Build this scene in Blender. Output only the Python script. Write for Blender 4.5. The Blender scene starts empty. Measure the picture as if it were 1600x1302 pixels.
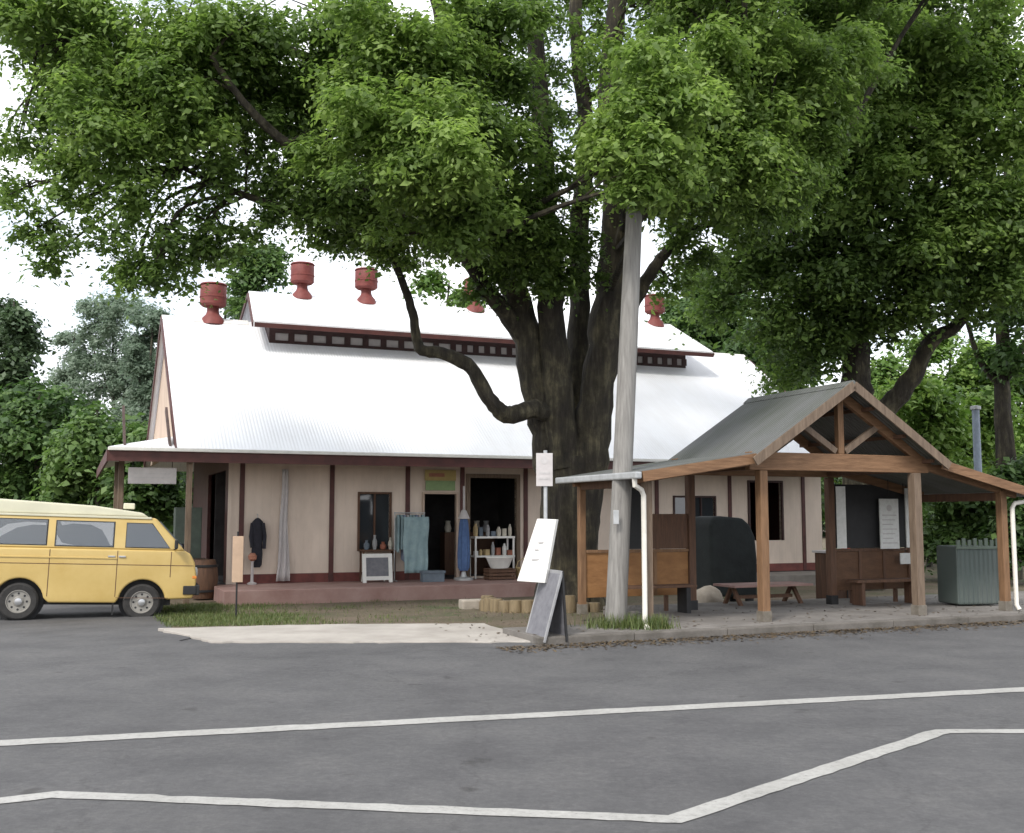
import bpy, bmesh, math, random
import numpy as np
from mathutils import Vector, Matrix

sc = bpy.context.scene
col = sc.collection
R = math.radians
random.seed(7)
rng = np.random.default_rng(7)

# ------------------------------------------------------------------ camera, sky, sun
F, HY, CX, CY, EYE = 1650.0, 805.0, 800.0, 651.0, 1.7
PITCH = math.atan((HY - CY) / F)
cam_d = bpy.data.cameras.new('camera')
cam = bpy.data.objects.new('camera', cam_d)
col.objects.link(cam)
cam.location = (0, 0, EYE)
cam.rotation_euler = (math.pi / 2 + PITCH, 0, 0)
cam_d.sensor_width = 36
cam_d.lens = 36 * F / 1600
cam_d.clip_end = 3000
cam_d.clip_start = 0.1
sc.camera = cam

SUN_EL, SUN_AZ = R(47), R(208)            # azimuth clockwise from +Y: behind the camera, a little left
world = bpy.data.worlds.new('World')
sc.world = world
world.use_nodes = True
wn, wl = world.node_tree.nodes, world.node_tree.links
wn.clear()
wo = wn.new('ShaderNodeOutputWorld')
bg = wn.new('ShaderNodeBackground')
sky = wn.new('ShaderNodeTexSky')
sky.sky_type = 'NISHITA'
sky.sun_disc = False
sky.sun_elevation = SUN_EL
sky.sun_rotation = SUN_AZ
sky.dust_density = 2.0
bg.inputs['Strength'].default_value = 0.11
# broken cloud cover over the blue sky
tc = wn.new('ShaderNodeTexCoord')
mp = wn.new('ShaderNodeMapping')
mp.inputs['Scale'].default_value = (1.0, 1.0, 2.2)
nz = wn.new('ShaderNodeTexNoise')
nz.inputs['Scale'].default_value = 3.2
nz.inputs['Detail'].default_value = 8
nz.inputs['Roughness'].default_value = 0.6
rp = wn.new('ShaderNodeValToRGB')
rp.color_ramp.elements[0].position = 0.36
rp.color_ramp.elements[0].color = (0.30, 0.30, 0.30, 1)
rp.color_ramp.elements[1].position = 0.58
rp.color_ramp.elements[1].color = (1, 1, 1, 1)
mx = wn.new('ShaderNodeMix')
mx.data_type = 'RGBA'
mx.inputs['B'].default_value = (9.2, 9.3, 9.6, 1)
wl.new(tc.outputs['Generated'], mp.inputs['Vector'])
wl.new(mp.outputs['Vector'], nz.inputs['Vector'])
wl.new(nz.outputs['Fac'], rp.inputs['Fac'])
wl.new(rp.outputs['Color'], mx.inputs['Factor'])
wl.new(sky.outputs['Color'], mx.inputs['A'])
wl.new(mx.outputs['Result'], bg.inputs['Color'])
wl.new(bg.outputs['Background'], wo.inputs['Surface'])

sd = bpy.data.lights.new('sun', 'SUN')
sd.energy = 1.5
sd.angle = R(12)
sd.color = (1.0, 0.96, 0.9)
sun = bpy.data.objects.new('sun', sd)
col.objects.link(sun)
sun.rotation_euler = (math.pi / 2 - SUN_EL, 0, -SUN_AZ + math.pi)
sun.location = (-20, -20, 40)

vs = sc.view_settings
vs.view_transform = 'Standard'
vs.look = 'None'
vs.exposure = 1.0
vs.gamma = 1.0
vs.use_curve_mapping = False
sc.render.engine = 'CYCLES'
sc.cycles.max_bounces = 6
sc.cycles.diffuse_bounces = 3
sc.cycles.glossy_bounces = 2
sc.cycles.transmission_bounces = 4
sc.cycles.transparent_max_bounces = 8

# ------------------------------------------------------------------ frames of reference
TH = R(22.4)
DV = Vector((math.cos(TH), math.sin(TH), 0))
NV = Vector((-math.sin(TH), math.cos(TH), 0))
SHED = Vector((-6.41, 24.01, 0))
PAV = Vector((1.93, 15.37, 0))

def ray(px, py):
    a, b = (px - CX) / F, (CY - py) / F
    return Vector((a, math.cos(PITCH) - b * math.sin(PITCH), math.sin(PITCH) + b * math.cos(PITCH)))
def at(px, py, Y):
    r = ray(px, py)
    return Vector((0, 0, EYE)) + r * (Y / r.y)
def pl(u, v, z=0, o=PAV):
    return o + DV * u + NV * v + Vector((0, 0, z))
def smooth(a, b, t):
    t = min(1, max(0, (t - a) / (b - a)))
    return t * t * (3 - 2 * t)
def terrain(x, y):
    v = (Vector((x, y, 0)) - PAV).dot(NV)
    return -0.14 * smooth(1.5, 8.5, v)

# ------------------------------------------------------------------ materials
def new_mat(name):
    m = bpy.data.materials.new(name)
    m.use_nodes = True
    nt = m.node_tree
    return m, nt, nt.nodes['Principled BSDF']

def ramp_node(nt, stops):
    r = nt.nodes.new('ShaderNodeValToRGB')
    e = r.color_ramp.elements
    while len(e) < len(stops):
        e.new(0.5)
    for k, (p, c) in enumerate(stops):
        e[k].position = p
        e[k].color = (*c, 1)
    return r

def noise_node(nt, scale, detail=4, rough=0.55, stretch=None, coord='Object'):
    t = nt.nodes.new('ShaderNodeTexCoord')
    n = nt.nodes.new('ShaderNodeTexNoise')
    n.inputs['Scale'].default_value = scale
    n.inputs['Detail'].default_value = detail
    n.inputs['Roughness'].default_value = rough
    if stretch:
        mpn = nt.nodes.new('ShaderNodeMapping')
        mpn.inputs['Scale'].default_value = stretch
        nt.links.new(t.outputs[coord], mpn.inputs['Vector'])
        nt.links.new(mpn.outputs['Vector'], n.inputs['Vector'])
    else:
        nt.links.new(t.outputs[coord], n.inputs['Vector'])
    return n

def mat(name, c, rough=0.7, var=0.18, scale=6.0, bump=0.0, bscale=None, metal=0.0, stretch=None, c2=None):
    m, nt, b = new_mat(name)
    lo = tuple(max(0, x * (1 - var)) for x in c)
    hi = tuple(min(1, x * (1 + var)) for x in c)
    if c2:
        lo, hi = c, c2
    n = noise_node(nt, scale, 6, 0.62, stretch)
    r = ramp_node(nt, [(0.3, lo), (0.7, hi)])
    nt.links.new(n.outputs['Fac'], r.inputs['Fac'])
    nt.links.new(r.outputs['Color'], b.inputs['Base Color'])
    b.inputs['Roughness'].default_value = rough
    b.inputs['Metallic'].default_value = metal
    if bump:
        n2 = noise_node(nt, bscale or scale * 4, 5, 0.6, stretch)
        bp = nt.nodes.new('ShaderNodeBump')
        bp.inputs['Strength'].default_value = bump
        bp.inputs['Distance'].default_value = 0.02
        nt.links.new(n2.outputs['Fac'], bp.inputs['Height'])
        nt.links.new(bp.outputs['Normal'], b.inputs['Normal'])
    return m

def asphalt_mat():
    m, nt, b = new_mat('asphalt')
    L = nt.links
    def mul(x, y):
        q = nt.nodes.new('ShaderNodeMix'); q.data_type = 'RGBA'; q.blend_type = 'MULTIPLY'; q.inputs['Factor'].default_value = 1
        L.new(x, q.inputs['A']); L.new(y, q.inputs['B'])
        return q.outputs['Result']
    def layer(n, stops):
        r = ramp_node(nt, stops)
        L.new(n.outputs['Fac'], r.inputs['Fac'])
        return r.outputs['Color']
    base = layer(noise_node(nt, 0.55, 5, 0.6), [(0.3, (0.069, 0.068, 0.069)), (0.7, (0.088, 0.087, 0.088))])
    grit = noise_node(nt, 14, 12, 0.92)
    c = mul(base, layer(grit, [(0.25, (0.45, 0.45, 0.46)), (0.5, (1, 1, 1)), (0.72, (1.75, 1.72, 1.68))]))
    c = mul(c, layer(noise_node(nt, 1.1, 7, 0.7), [(0.36, (0.84, 0.84, 0.85)), (0.5, (1, 1, 1)), (0.66, (1.12, 1.11, 1.09))]))
    c = mul(c, layer(noise_node(nt, 2.6, 3, 0.5), [(0.26, (0.62, 0.61, 0.6)), (0.33, (1, 1, 1))]))         # oil spots
    # a few thin wandering cracks
    wv = nt.nodes.new('ShaderNodeTexVoronoi'); wv.feature = 'DISTANCE_TO_EDGE'; wv.inputs['Scale'].default_value = 0.30
    tcn = nt.nodes.new('ShaderNodeTexCoord')
    wn_ = noise_node(nt, 2.5, 5, 0.7)
    ad = nt.nodes.new('ShaderNodeVectorMath'); ad.operation = 'MULTIPLY_ADD'
    ad.inputs[1].default_value = (0.5, 0.5, 0.5)
    L.new(wn_.outputs['Color'], ad.inputs[0]); L.new(tcn.outputs['Object'], ad.inputs[2])
    L.new(ad.outputs[0], wv.inputs['Vector'])
    rc_ = ramp_node(nt, [(0.0, (0.80, 0.80, 0.80)), (0.003, (0.86, 0.86, 0.86)), (0.005, (1, 1, 1))])
    L.new(wv.outputs['Distance'], rc_.inputs['Fac'])
    c = mul(c, rc_.outputs['Color'])
    L.new(c, b.inputs['Base Color'])
    b.inputs['Roughness'].default_value = 0.85
    bp = nt.nodes.new('ShaderNodeBump'); bp.inputs['Strength'].default_value = 0.7; bp.inputs['Distance'].default_value = 0.012
    L.new(grit.outputs['Fac'], bp.inputs['Height']); L.new(bp.outputs['Normal'], b.inputs['Normal'])
    return m

def paint_mat():
    m, nt, b = new_mat('road_paint')
    L = nt.links
    n1 = noise_node(nt, 16, 11, 0.9)
    n2 = noise_node(nt, 2.2, 4, 0.6)
    r = ramp_node(nt, [(0.36, (0.11, 0.11, 0.108)), (0.44, (0.32, 0.315, 0.295)), (0.7, (0.47, 0.46, 0.44))])
    r2 = ramp_node(nt, [(0.3, (0.8, 0.8, 0.79)), (0.7, (1, 1, 1))])
    mm = nt.nodes.new('ShaderNodeMix'); mm.data_type = 'RGBA'; mm.blend_type = 'MULTIPLY'; mm.inputs['Factor'].default_value = 1
    L.new(n1.outputs['Fac'], r.inputs['Fac']); L.new(n2.outputs['Fac'], r2.inputs['Fac'])
    L.new(r.outputs['Color'], mm.inputs['A']); L.new(r2.outputs['Color'], mm.inputs['B'])
    L.new(mm.outputs['Result'], b.inputs['Base Color'])
    b.inputs['Roughness'].default_value = 0.7
    return m

def ground_mat():
    m, nt, b = new_mat('verge_soil_and_grass')
    L = nt.links
    n1 = noise_node(nt, 0.55, 6, 0.65)
    n2 = noise_node(nt, 30, 5, 0.7)
    r1 = ramp_node(nt, [(0.34, (0.065, 0.085, 0.028)), (0.44, (0.10, 0.085, 0.048)), (0.62, (0.145, 0.11, 0.075))])
    r2 = ramp_node(nt, [(0.3, (0.6, 0.6, 0.6)), (0.7, (1.3, 1.3, 1.3))])
    mm = nt.nodes.new('ShaderNodeMix'); mm.data_type = 'RGBA'; mm.blend_type = 'MULTIPLY'; mm.inputs['Factor'].default_value = 1
    L.new(n1.outputs['Fac'], r1.inputs['Fac']); L.new(n2.outputs['Fac'], r2.inputs['Fac'])
    L.new(r1.outputs['Color'], mm.inputs['A']); L.new(r2.outputs['Color'], mm.inputs['B'])
    L.new(mm.outputs['Result'], b.inputs['Base Color'])
    b.inputs['Roughness'].default_value = 0.95
    bp = nt.nodes.new('ShaderNodeBump'); bp.inputs['Strength'].default_value = 0.7; bp.inputs['Distance'].default_value = 0.03
    L.new(n2.outputs['Fac'], bp.inputs['Height']); L.new(bp.outputs['Normal'], b.inputs['Normal'])
    return m

def corrugated_mat(name, c, axis='x', pitch=0.076, rough=0.45, dirt=(0.45, 0.43, 0.40), dirt_amt=0.35, metal=0.0, bstr=0.8):
    m, nt, b = new_mat(name)
    L = nt.links
    t = nt.nodes.new('ShaderNodeTexCoord')
    s = nt.nodes.new('ShaderNodeSeparateXYZ')
    L.new(t.outputs['Object'], s.inputs['Vector'])
    mu = nt.nodes.new('ShaderNodeMath'); mu.operation = 'MULTIPLY'; mu.inputs[1].default_value = 2 * math.pi / pitch
    L.new(s.outputs[{'x': 'X', 'y': 'Y', 'z': 'Z'}[axis]], mu.inputs[0])
    sn = nt.nodes.new('ShaderNodeMath'); sn.operation = 'SINE'
    L.new(mu.outputs[0], sn.inputs[0])
    bp = nt.nodes.new('ShaderNodeBump'); bp.inputs['Strength'].default_value = bstr; bp.inputs['Distance'].default_value = 0.012
    L.new(sn.outputs[0], bp.inputs['Height'])
    st = {'x': (1.4, 0.16, 0.16), 'y': (0.16, 1.4, 0.16), 'z': (0.3, 0.3, 1)}[axis]
    n = noise_node(nt, 2.0, 7, 0.7, st)
    n2 = noise_node(nt, 0.6, 4, 0.6)
    ad = nt.nodes.new('ShaderNodeMath'); ad.operation = 'ADD'
    L.new(n.outputs['Fac'], ad.inputs[0]); L.new(n2.outputs['Fac'], ad.inputs[1])
    r = ramp_node(nt, [(0.42, (0, 0, 0)), (0.62, (1, 1, 1))])
    hf = nt.nodes.new('ShaderNodeMath'); hf.operation = 'MULTIPLY'; hf.inputs[1].default_value = 0.5
    L.new(ad.outputs[0], hf.inputs[0]); L.new(hf.outputs[0], r.inputs['Fac'])
    am = nt.nodes.new('ShaderNodeMath'); am.operation = 'MULTIPLY'; am.inputs[1].default_value = dirt_amt
    L.new(r.outputs['Color'], am.inputs[0])
    mm = nt.nodes.new('ShaderNodeMix'); mm.data_type = 'RGBA'
    mm.inputs['A'].default_value = (*c, 1); mm.inputs['B'].default_value = (*dirt, 1)
    L.new(am.outputs[0], mm.inputs['Factor'])
    L.new(mm.outputs['Result'], b.inputs['Base Color'])
    L.new(bp.outputs['Normal'], b.inputs['Normal'])
    b.inputs['Roughness'].default_value = rough
    b.inputs['Metallic'].default_value = metal
    return m

def board_wall_mat(name, c, pitch=0.19):
    """painted vertical boarding: fine V grooves plus weathering"""
    m, nt, b = new_mat(name)
    L = nt.links
    t = nt.nodes.new('ShaderNodeTexCoord')
    s = nt.nodes.new('ShaderNodeSeparateXYZ')
    L.new(t.outputs['Object'], s.inputs['Vector'])
    ad = nt.nodes.new('ShaderNodeMath'); ad.operation = 'ADD'
    L.new(s.outputs['X'], ad.inputs[0]); L.new(s.outputs['Y'], ad.inputs[1])
    dv = nt.nodes.new('ShaderNodeMath'); dv.operation = 'DIVIDE'; dv.inputs[1].default_value = pitch
    L.new(ad.outputs[0], dv.inputs[0])
    fr = nt.nodes.new('ShaderNodeMath'); fr.operation = 'FRACT'
    L.new(dv.outputs[0], fr.inputs[0])
    r = ramp_node(nt, [(0.0, (0, 0, 0)), (0.05, (1, 1, 1)), (0.95, (1, 1, 1)), (1.0, (0, 0, 0))])
    L.new(fr.outputs[0], r.inputs['Fac'])
    bp = nt.nodes.new('ShaderNodeBump'); bp.inputs['Strength'].default_value = 0.4; bp.inputs['Distance'].default_value = 0.008
    L.new(r.outputs['Color'], bp.inputs['Height']); L.new(bp.outputs['Normal'], b.inputs['Normal'])
    n = noise_node(nt, 1.6, 7, 0.65, (1, 1, 0.35))
    r2 = ramp_node(nt, [(0.3, tuple(x * 0.82 for x in c)), (0.7, tuple(min(1, x * 1.1) for x in c))])
    L.new(n.outputs['Fac'], r2.inputs['Fac']); L.new(r2.outputs['Color'], b.inputs['Base Color'])
    b.inputs['Roughness'].default_value = 0.75
    return m

def leaf_mat(name, dark, mid, light, trans=0.35):
    m, nt, b = new_mat(name)
    L = nt.links
    a = nt.nodes.new('ShaderNodeAttribute'); a.attribute_name = 'tint'
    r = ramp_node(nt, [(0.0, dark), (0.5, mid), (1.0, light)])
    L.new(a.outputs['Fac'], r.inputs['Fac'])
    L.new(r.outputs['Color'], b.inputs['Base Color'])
    b.inputs['Roughness'].default_value = 0.5
    b.inputs['Specular IOR Level'].default_value = 0.35
    tr = nt.nodes.new('ShaderNodeBsdfTranslucent')
    hs = nt.nodes.new('ShaderNodeHueSaturation'); hs.inputs['Value'].default_value = 1.5; hs.inputs['Saturation'].default_value = 1.1
    L.new(r.outputs['Color'], hs.inputs['Color']); L.new(hs.outputs['Color'], tr.inputs['Color'])
    ms = nt.nodes.new('ShaderNodeMixShader'); ms.inputs['Fac'].default_value = trans
    L.new(b.outputs['BSDF'], ms.inputs[1]); L.new(tr.outputs['BSDF'], ms.inputs[2])
    L.new(ms.outputs['Shader'], nt.nodes['Material Output'].inputs['Surface'])
    return m

def bark_mat(name, c, c2):
    m, nt, b = new_mat(name)
    L = nt.links
    n = noise_node(nt, 9, 7, 0.68, (1, 1, 0.16))
    n2 = noise_node(nt, 1.1, 4, 0.6)
    r = ramp_node(nt, [(0.32, tuple(x * 0.45 for x in c)), (0.5, c), (0.72, c2)])
    r2 = ramp_node(nt, [(0.40, (0.8, 0.8, 0.8)), (0.52, (1.1, 1.15, 1.0)), (0.66, (2.2, 2.3, 1.9))])
    n2.inputs['Scale'].default_value = 2.2; n2.inputs['Detail'].default_value = 8
    mm = nt.nodes.new('ShaderNodeMix'); mm.data_type = 'RGBA'; mm.blend_type = 'MULTIPLY'; mm.inputs['Factor'].default_value = 1
    L.new(n.outputs['Fac'], r.inputs['Fac']); L.new(n2.outputs['Fac'], r2.inputs['Fac'])
    L.new(r.outputs['Color'], mm.inputs['A']); L.new(r2.outputs['Color'], mm.inputs['B'])
    L.new(mm.outputs['Result'], b.inputs['Base Color'])
    bp = nt.nodes.new('ShaderNodeBump'); bp.inputs['Strength'].default_value = 1.0; bp.inputs['Distance'].default_value = 0.06
    L.new(n.outputs['Fac'], bp.inputs['Height']); L.new(bp.outputs['Normal'], b.inputs['Normal'])
    b.inputs['Roughness'].default_value = 0.95
    return m

def glass_mat(name, c=(0.03, 0.035, 0.04), rough=0.04):
    m, nt, b = new_mat(name)
    b.inputs['Base Color'].default_value = (*c, 1)
    b.inputs['Roughness'].default_value = rough
    b.inputs['Specular IOR Level'].default_value = 0.9
    return m

def wood_mat(name, lo, hi, stretch=(9, 9, 1.0), rough=0.75):
    return mat(name, lo, rough, c2=hi, scale=2.6, bump=0.35, bscale=9, stretch=stretch)

M = {}
M['asphalt'] = asphalt_mat()
M['road_paint'] = paint_mat()
M['ground'] = ground_mat()
M['concrete'] = mat('concrete', (0.115, 0.105, 0.094), 0.9, c2=(0.20, 0.185, 0.168), scale=1.7, bump=0.3, bscale=40)
M['apron'] = mat('pale_concrete', (0.29, 0.265, 0.235), 0.9, c2=(0.42, 0.39, 0.35), scale=1.5, bump=0.3, bscale=40)
M['kerb'] = mat('kerb_concrete', (0.08, 0.072, 0.06), 0.9, c2=(0.16, 0.145, 0.13), scale=3, bump=0.4, bscale=30)
M['pink_floor'] = mat('worn_red_oxide_concrete', (0.24, 0.135, 0.115), 0.85, c2=(0.35, 0.235, 0.205), scale=1.6, bump=0.2, bscale=30)
M['cream_wall'] = board_wall_mat('cream_boarding', (0.66, 0.55, 0.455))
M['gable_wall'] = board_wall_mat('tan_gable_boarding', (0.52, 0.40, 0.31))
M['maroon'] = mat('maroon_paint', (0.075, 0.022, 0.018), 0.6, var=0.3, scale=4, bump=0.15)
M['dark_maroon'] = mat('dark_maroon_paint', (0.04, 0.016, 0.014), 0.65, var=0.3, scale=4, bump=0.15)
M['skirting'] = mat('red_brown_skirting', (0.13, 0.035, 0.028), 0.7, var=0.3, scale=4)
M['white_roof'] = corrugated_mat('white_corrugated_iron', (0.82, 0.83, 0.85), 'x', dirt=(0.62, 0.60, 0.58), dirt_amt=0.3, bstr=0.22)
M['grey_roof'] = corrugated_mat('mossy_grey_corrugated_iron', (0.135, 0.14, 0.138), 'y', dirt=(0.06, 0.072, 0.045), dirt_amt=0.8, rough=0.7)
M['soffit'] = mat('dark_soffit_timber', (0.07, 0.045, 0.038), 0.85, var=0.3, scale=5)
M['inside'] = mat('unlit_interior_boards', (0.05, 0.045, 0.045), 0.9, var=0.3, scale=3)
M['red_vent'] = mat('faded_red_metal', (0.125, 0.022, 0.018), 0.65, c2=(0.21, 0.05, 0.04), scale=5, bump=0.1)
M['timber'] = wood_mat('oiled_orange_timber', (0.125, 0.065, 0.03), (0.235, 0.13, 0.064))
M['timber_x'] = wood_mat('oiled_orange_timber_along', (0.13, 0.066, 0.03), (0.25, 0.138, 0.07), (1.0, 9, 9))
M['timber_old'] = wood_mat('weathered_timber', (0.10, 0.068, 0.045), (0.20, 0.145, 0.10))
M['timber_dark'] = wood_mat('dark_stained_timber', (0.07, 0.035, 0.02), (0.13, 0.065, 0.035))
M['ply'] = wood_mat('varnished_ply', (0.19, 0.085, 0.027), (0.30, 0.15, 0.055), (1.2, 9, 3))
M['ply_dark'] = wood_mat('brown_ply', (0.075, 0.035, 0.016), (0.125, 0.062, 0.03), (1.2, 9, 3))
M['galv'] = mat('galvanised_steel', (0.42, 0.43, 0.43), 0.5, var=0.15, scale=8, metal=0.4)
M['pvc'] = mat('white_pipe_paint', (0.66, 0.63, 0.56), 0.5, var=0.1, scale=5)
M['pole_wood'] = wood_mat('silvery_pole_timber', (0.15, 0.142, 0.132), (0.285, 0.275, 0.255), (10, 10, 0.5), 0.9)
M['white_board'] = mat('dirty_white_paint', (0.70, 0.69, 0.65), 0.6, var=0.1, scale=5)
M['grey_board'] = mat('grey_chalkboard', (0.12, 0.12, 0.135), 0.8, c2=(0.19, 0.19, 0.205), scale=9)
M['frame_pale'] = mat('pale_frame_wood', (0.5, 0.49, 0.47), 0.7, var=0.15, scale=6)
M['frame_grey'] = mat('worn_grey_frame', (0.27, 0.27, 0.275), 0.7, var=0.15, scale=6)
M['shoe'] = mat('stained_post_shoe', (0.10, 0.085, 0.065), 0.8, c2=(0.2, 0.18, 0.15), scale=7)
M['black'] = mat('matt_black', (0.015, 0.015, 0.016), 0.7, var=0.3)
M['dark_fabric'] = mat('dark_fabric', (0.022, 0.022, 0.03), 0.95, var=0.3, scale=10)
M['rubber'] = mat('tyre_rubber', (0.022, 0.021, 0.02), 0.9, c2=(0.04, 0.038, 0.036), scale=9)
M['hub'] = mat('dusty_steel_rim', (0.20, 0.19, 0.17), 0.6, c2=(0.30, 0.285, 0.255), scale=7, metal=0.2)
M['glass'] = glass_mat('window_glass')
M['van_glass'] = glass_mat('van_window_glass', (0.03, 0.036, 0.042), 0.03)
def clear_pane():
    m, nt, b = new_mat('van_side_glass')
    b.inputs['Base Color'].default_value = (.17, .19, .21, 1); b.inputs['Roughness'].default_value = .03
    b.inputs['IOR'].default_value = 1.9
    tr = nt.nodes.new('ShaderNodeBsdfTransparent'); ms = nt.nodes.new('ShaderNodeMixShader'); ms.inputs['Fac'].default_value = .62
    nt.links.new(b.outputs['BSDF'], ms.inputs[1]); nt.links.new(tr.outputs['BSDF'], ms.inputs[2])
    nt.links.new(ms.outputs['Shader'], nt.nodes['Material Output'].inputs['Surface'])
    return m
M['clear_pane'] = clear_pane()
M['pane_reflection'] = mat('white_pane_reflection', (0.8, 0.8, 0.8), 0.9, var=0.06)  # pale colour standing in for light reflected in the van windows
M['van_yellow'] = mat('faded_yellow_paint', (0.49, 0.34, 0.105), 0.38, c2=(0.57, 0.42, 0.16), scale=1.6)
M['van_cream'] = mat('cream_roof_paint', (0.58, 0.56, 0.42), 0.45, var=0.08, scale=2)
M['chrome'] = mat('dull_chrome', (0.5, 0.5, 0.5), 0.3, metal=0.8)
M['amber'] = mat('amber_lens', (0.6, 0.2, 0.03), 0.3)
M['lamp_glass'] = mat('lamp_glass', (0.55, 0.55, 0.52), 0.15)
M['blue'] = mat('blue_canvas', (0.055, 0.10, 0.22), 0.85, c2=(0.09, 0.16, 0.32), scale=7)
M['teal'] = mat('pale_teal_cloth', (0.17, 0.25, 0.27), 0.85, c2=(0.28, 0.38, 0.39), scale=4)
M['grey_blue'] = mat('grey_blue_cloth', (0.2, 0.24, 0.32), 0.9, var=0.2)
M['paper'] = mat('printed_paper', (0.55, 0.56, 0.53), 0.8, c2=(0.68, 0.68, 0.66), scale=14)
M['print'] = mat('faded_grey_ink', (0.25, 0.25, 0.26), 0.8)
M['faint'] = mat('faint_ink', (0.46, 0.44, 0.43), 0.8)
M['linen'] = mat('white_linen', (0.50, 0.47, 0.46), 0.9, var=0.1, scale=6)
M['green_sheet'] = corrugated_mat('dull_green_corrugated_iron', (0.075, 0.10, 0.09), 'x', 0.09, 0.6, (0.13, 0.14, 0.13), 0.6)
M['green_metal'] = mat('dull_green_paint', (0.10, 0.13, 0.10), 0.6, var=0.2, scale=5)
M['tarp'] = mat('black_tarpaulin', (0.006, 0.008, 0.009), 0.95, c2=(0.012, 0.017, 0.017), scale=3, bump=0.6, bscale=5)
M['stone'] = mat('pale_sandstone', (0.28, 0.245, 0.2), 0.9, c2=(0.42, 0.37, 0.31), scale=4, bump=0.7, bscale=9)
M['log'] = wood_mat('yellowed_log_timber', (0.11, 0.08, 0.042), (0.22, 0.165, 0.09), (8, 8, 1))
M['yellow_sign'] = mat('yellow_sign_paint', (0.46, 0.36, 0.14), 0.7, var=0.12)
M['green_sign'] = mat('green_sign_paint', (0.25, 0.36, 0.17), 0.7, var=0.12)
M['orange_sign'] = mat('pale_orange_sign', (0.44, 0.31, 0.215), 0.7, var=0.12)
M['red_sign'] = mat('red_sign_paint', (0.42, 0.06, 0.035), 0.6, var=0.15)
M['pale_blue'] = mat('pale_blue_paint', (0.26, 0.31, 0.38), 0.6, var=0.2)
M['flesh'] = mat('terracotta', (0.38, 0.17, 0.11), 0.8, var=0.2)
M['goods'] = [mat('goods_%s' % n_, c_, 0.7, var=0.2) for n_, c_ in
              (('cream', (0.5, 0.46, 0.38)), ('rust', (0.28, 0.1, 0.06)), ('grey', (0.3, 0.3, 0.3)), ('slate', (0.12, 0.15, 0.18)), ('straw', (0.4, 0.3, 0.15)), ('white', (0.65, 0.64, 0.6)))]
M['bark'] = bark_mat('fissured_dark_bark', (0.032, 0.026, 0.019), (0.085, 0.072, 0.053))
M['bark_grey'] = bark_mat('grey_bark', (0.04, 0.034, 0.028), (0.10, 0.09, 0.075))
M['leaf_main'] = leaf_mat('fresh_leaves', (0.060, 0.100, 0.030), (0.135, 0.21, 0.054), (0.26, 0.36, 0.10), 0.5)
M['leaf_mid'] = leaf_mat('mid_green_leaves', (0.035, 0.072, 0.022), (0.075, 0.135, 0.038), (0.14, 0.22, 0.065))
M['leaf_dark'] = leaf_mat('dark_green_leaves', (0.03, 0.055, 0.026), (0.052, 0.088, 0.042), (0.085, 0.13, 0.06), 0.3)
M['leaf_grey'] = leaf_mat('grey_green_leaves', (0.13, 0.18, 0.125), (0.19, 0.25, 0.18), (0.26, 0.31, 0.24), 0.45)  # grey-green leaves, lightened so distance haze is put into the colour
M['leaf_bright'] = leaf_mat('bright_shrub_leaves', (0.06, 0.12, 0.025), (0.12, 0.21, 0.045), (0.21, 0.31, 0.08))
M['grass_blade'] = leaf_mat('grass_blades', (0.05, 0.075, 0.02), (0.09, 0.13, 0.035), (0.17, 0.17, 0.07), 0.2)
M['litter'] = leaf_mat('fallen_leaves', (0.05, 0.038, 0.025), (0.09, 0.066, 0.042), (0.16, 0.12, 0.07), 0.1)

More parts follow.
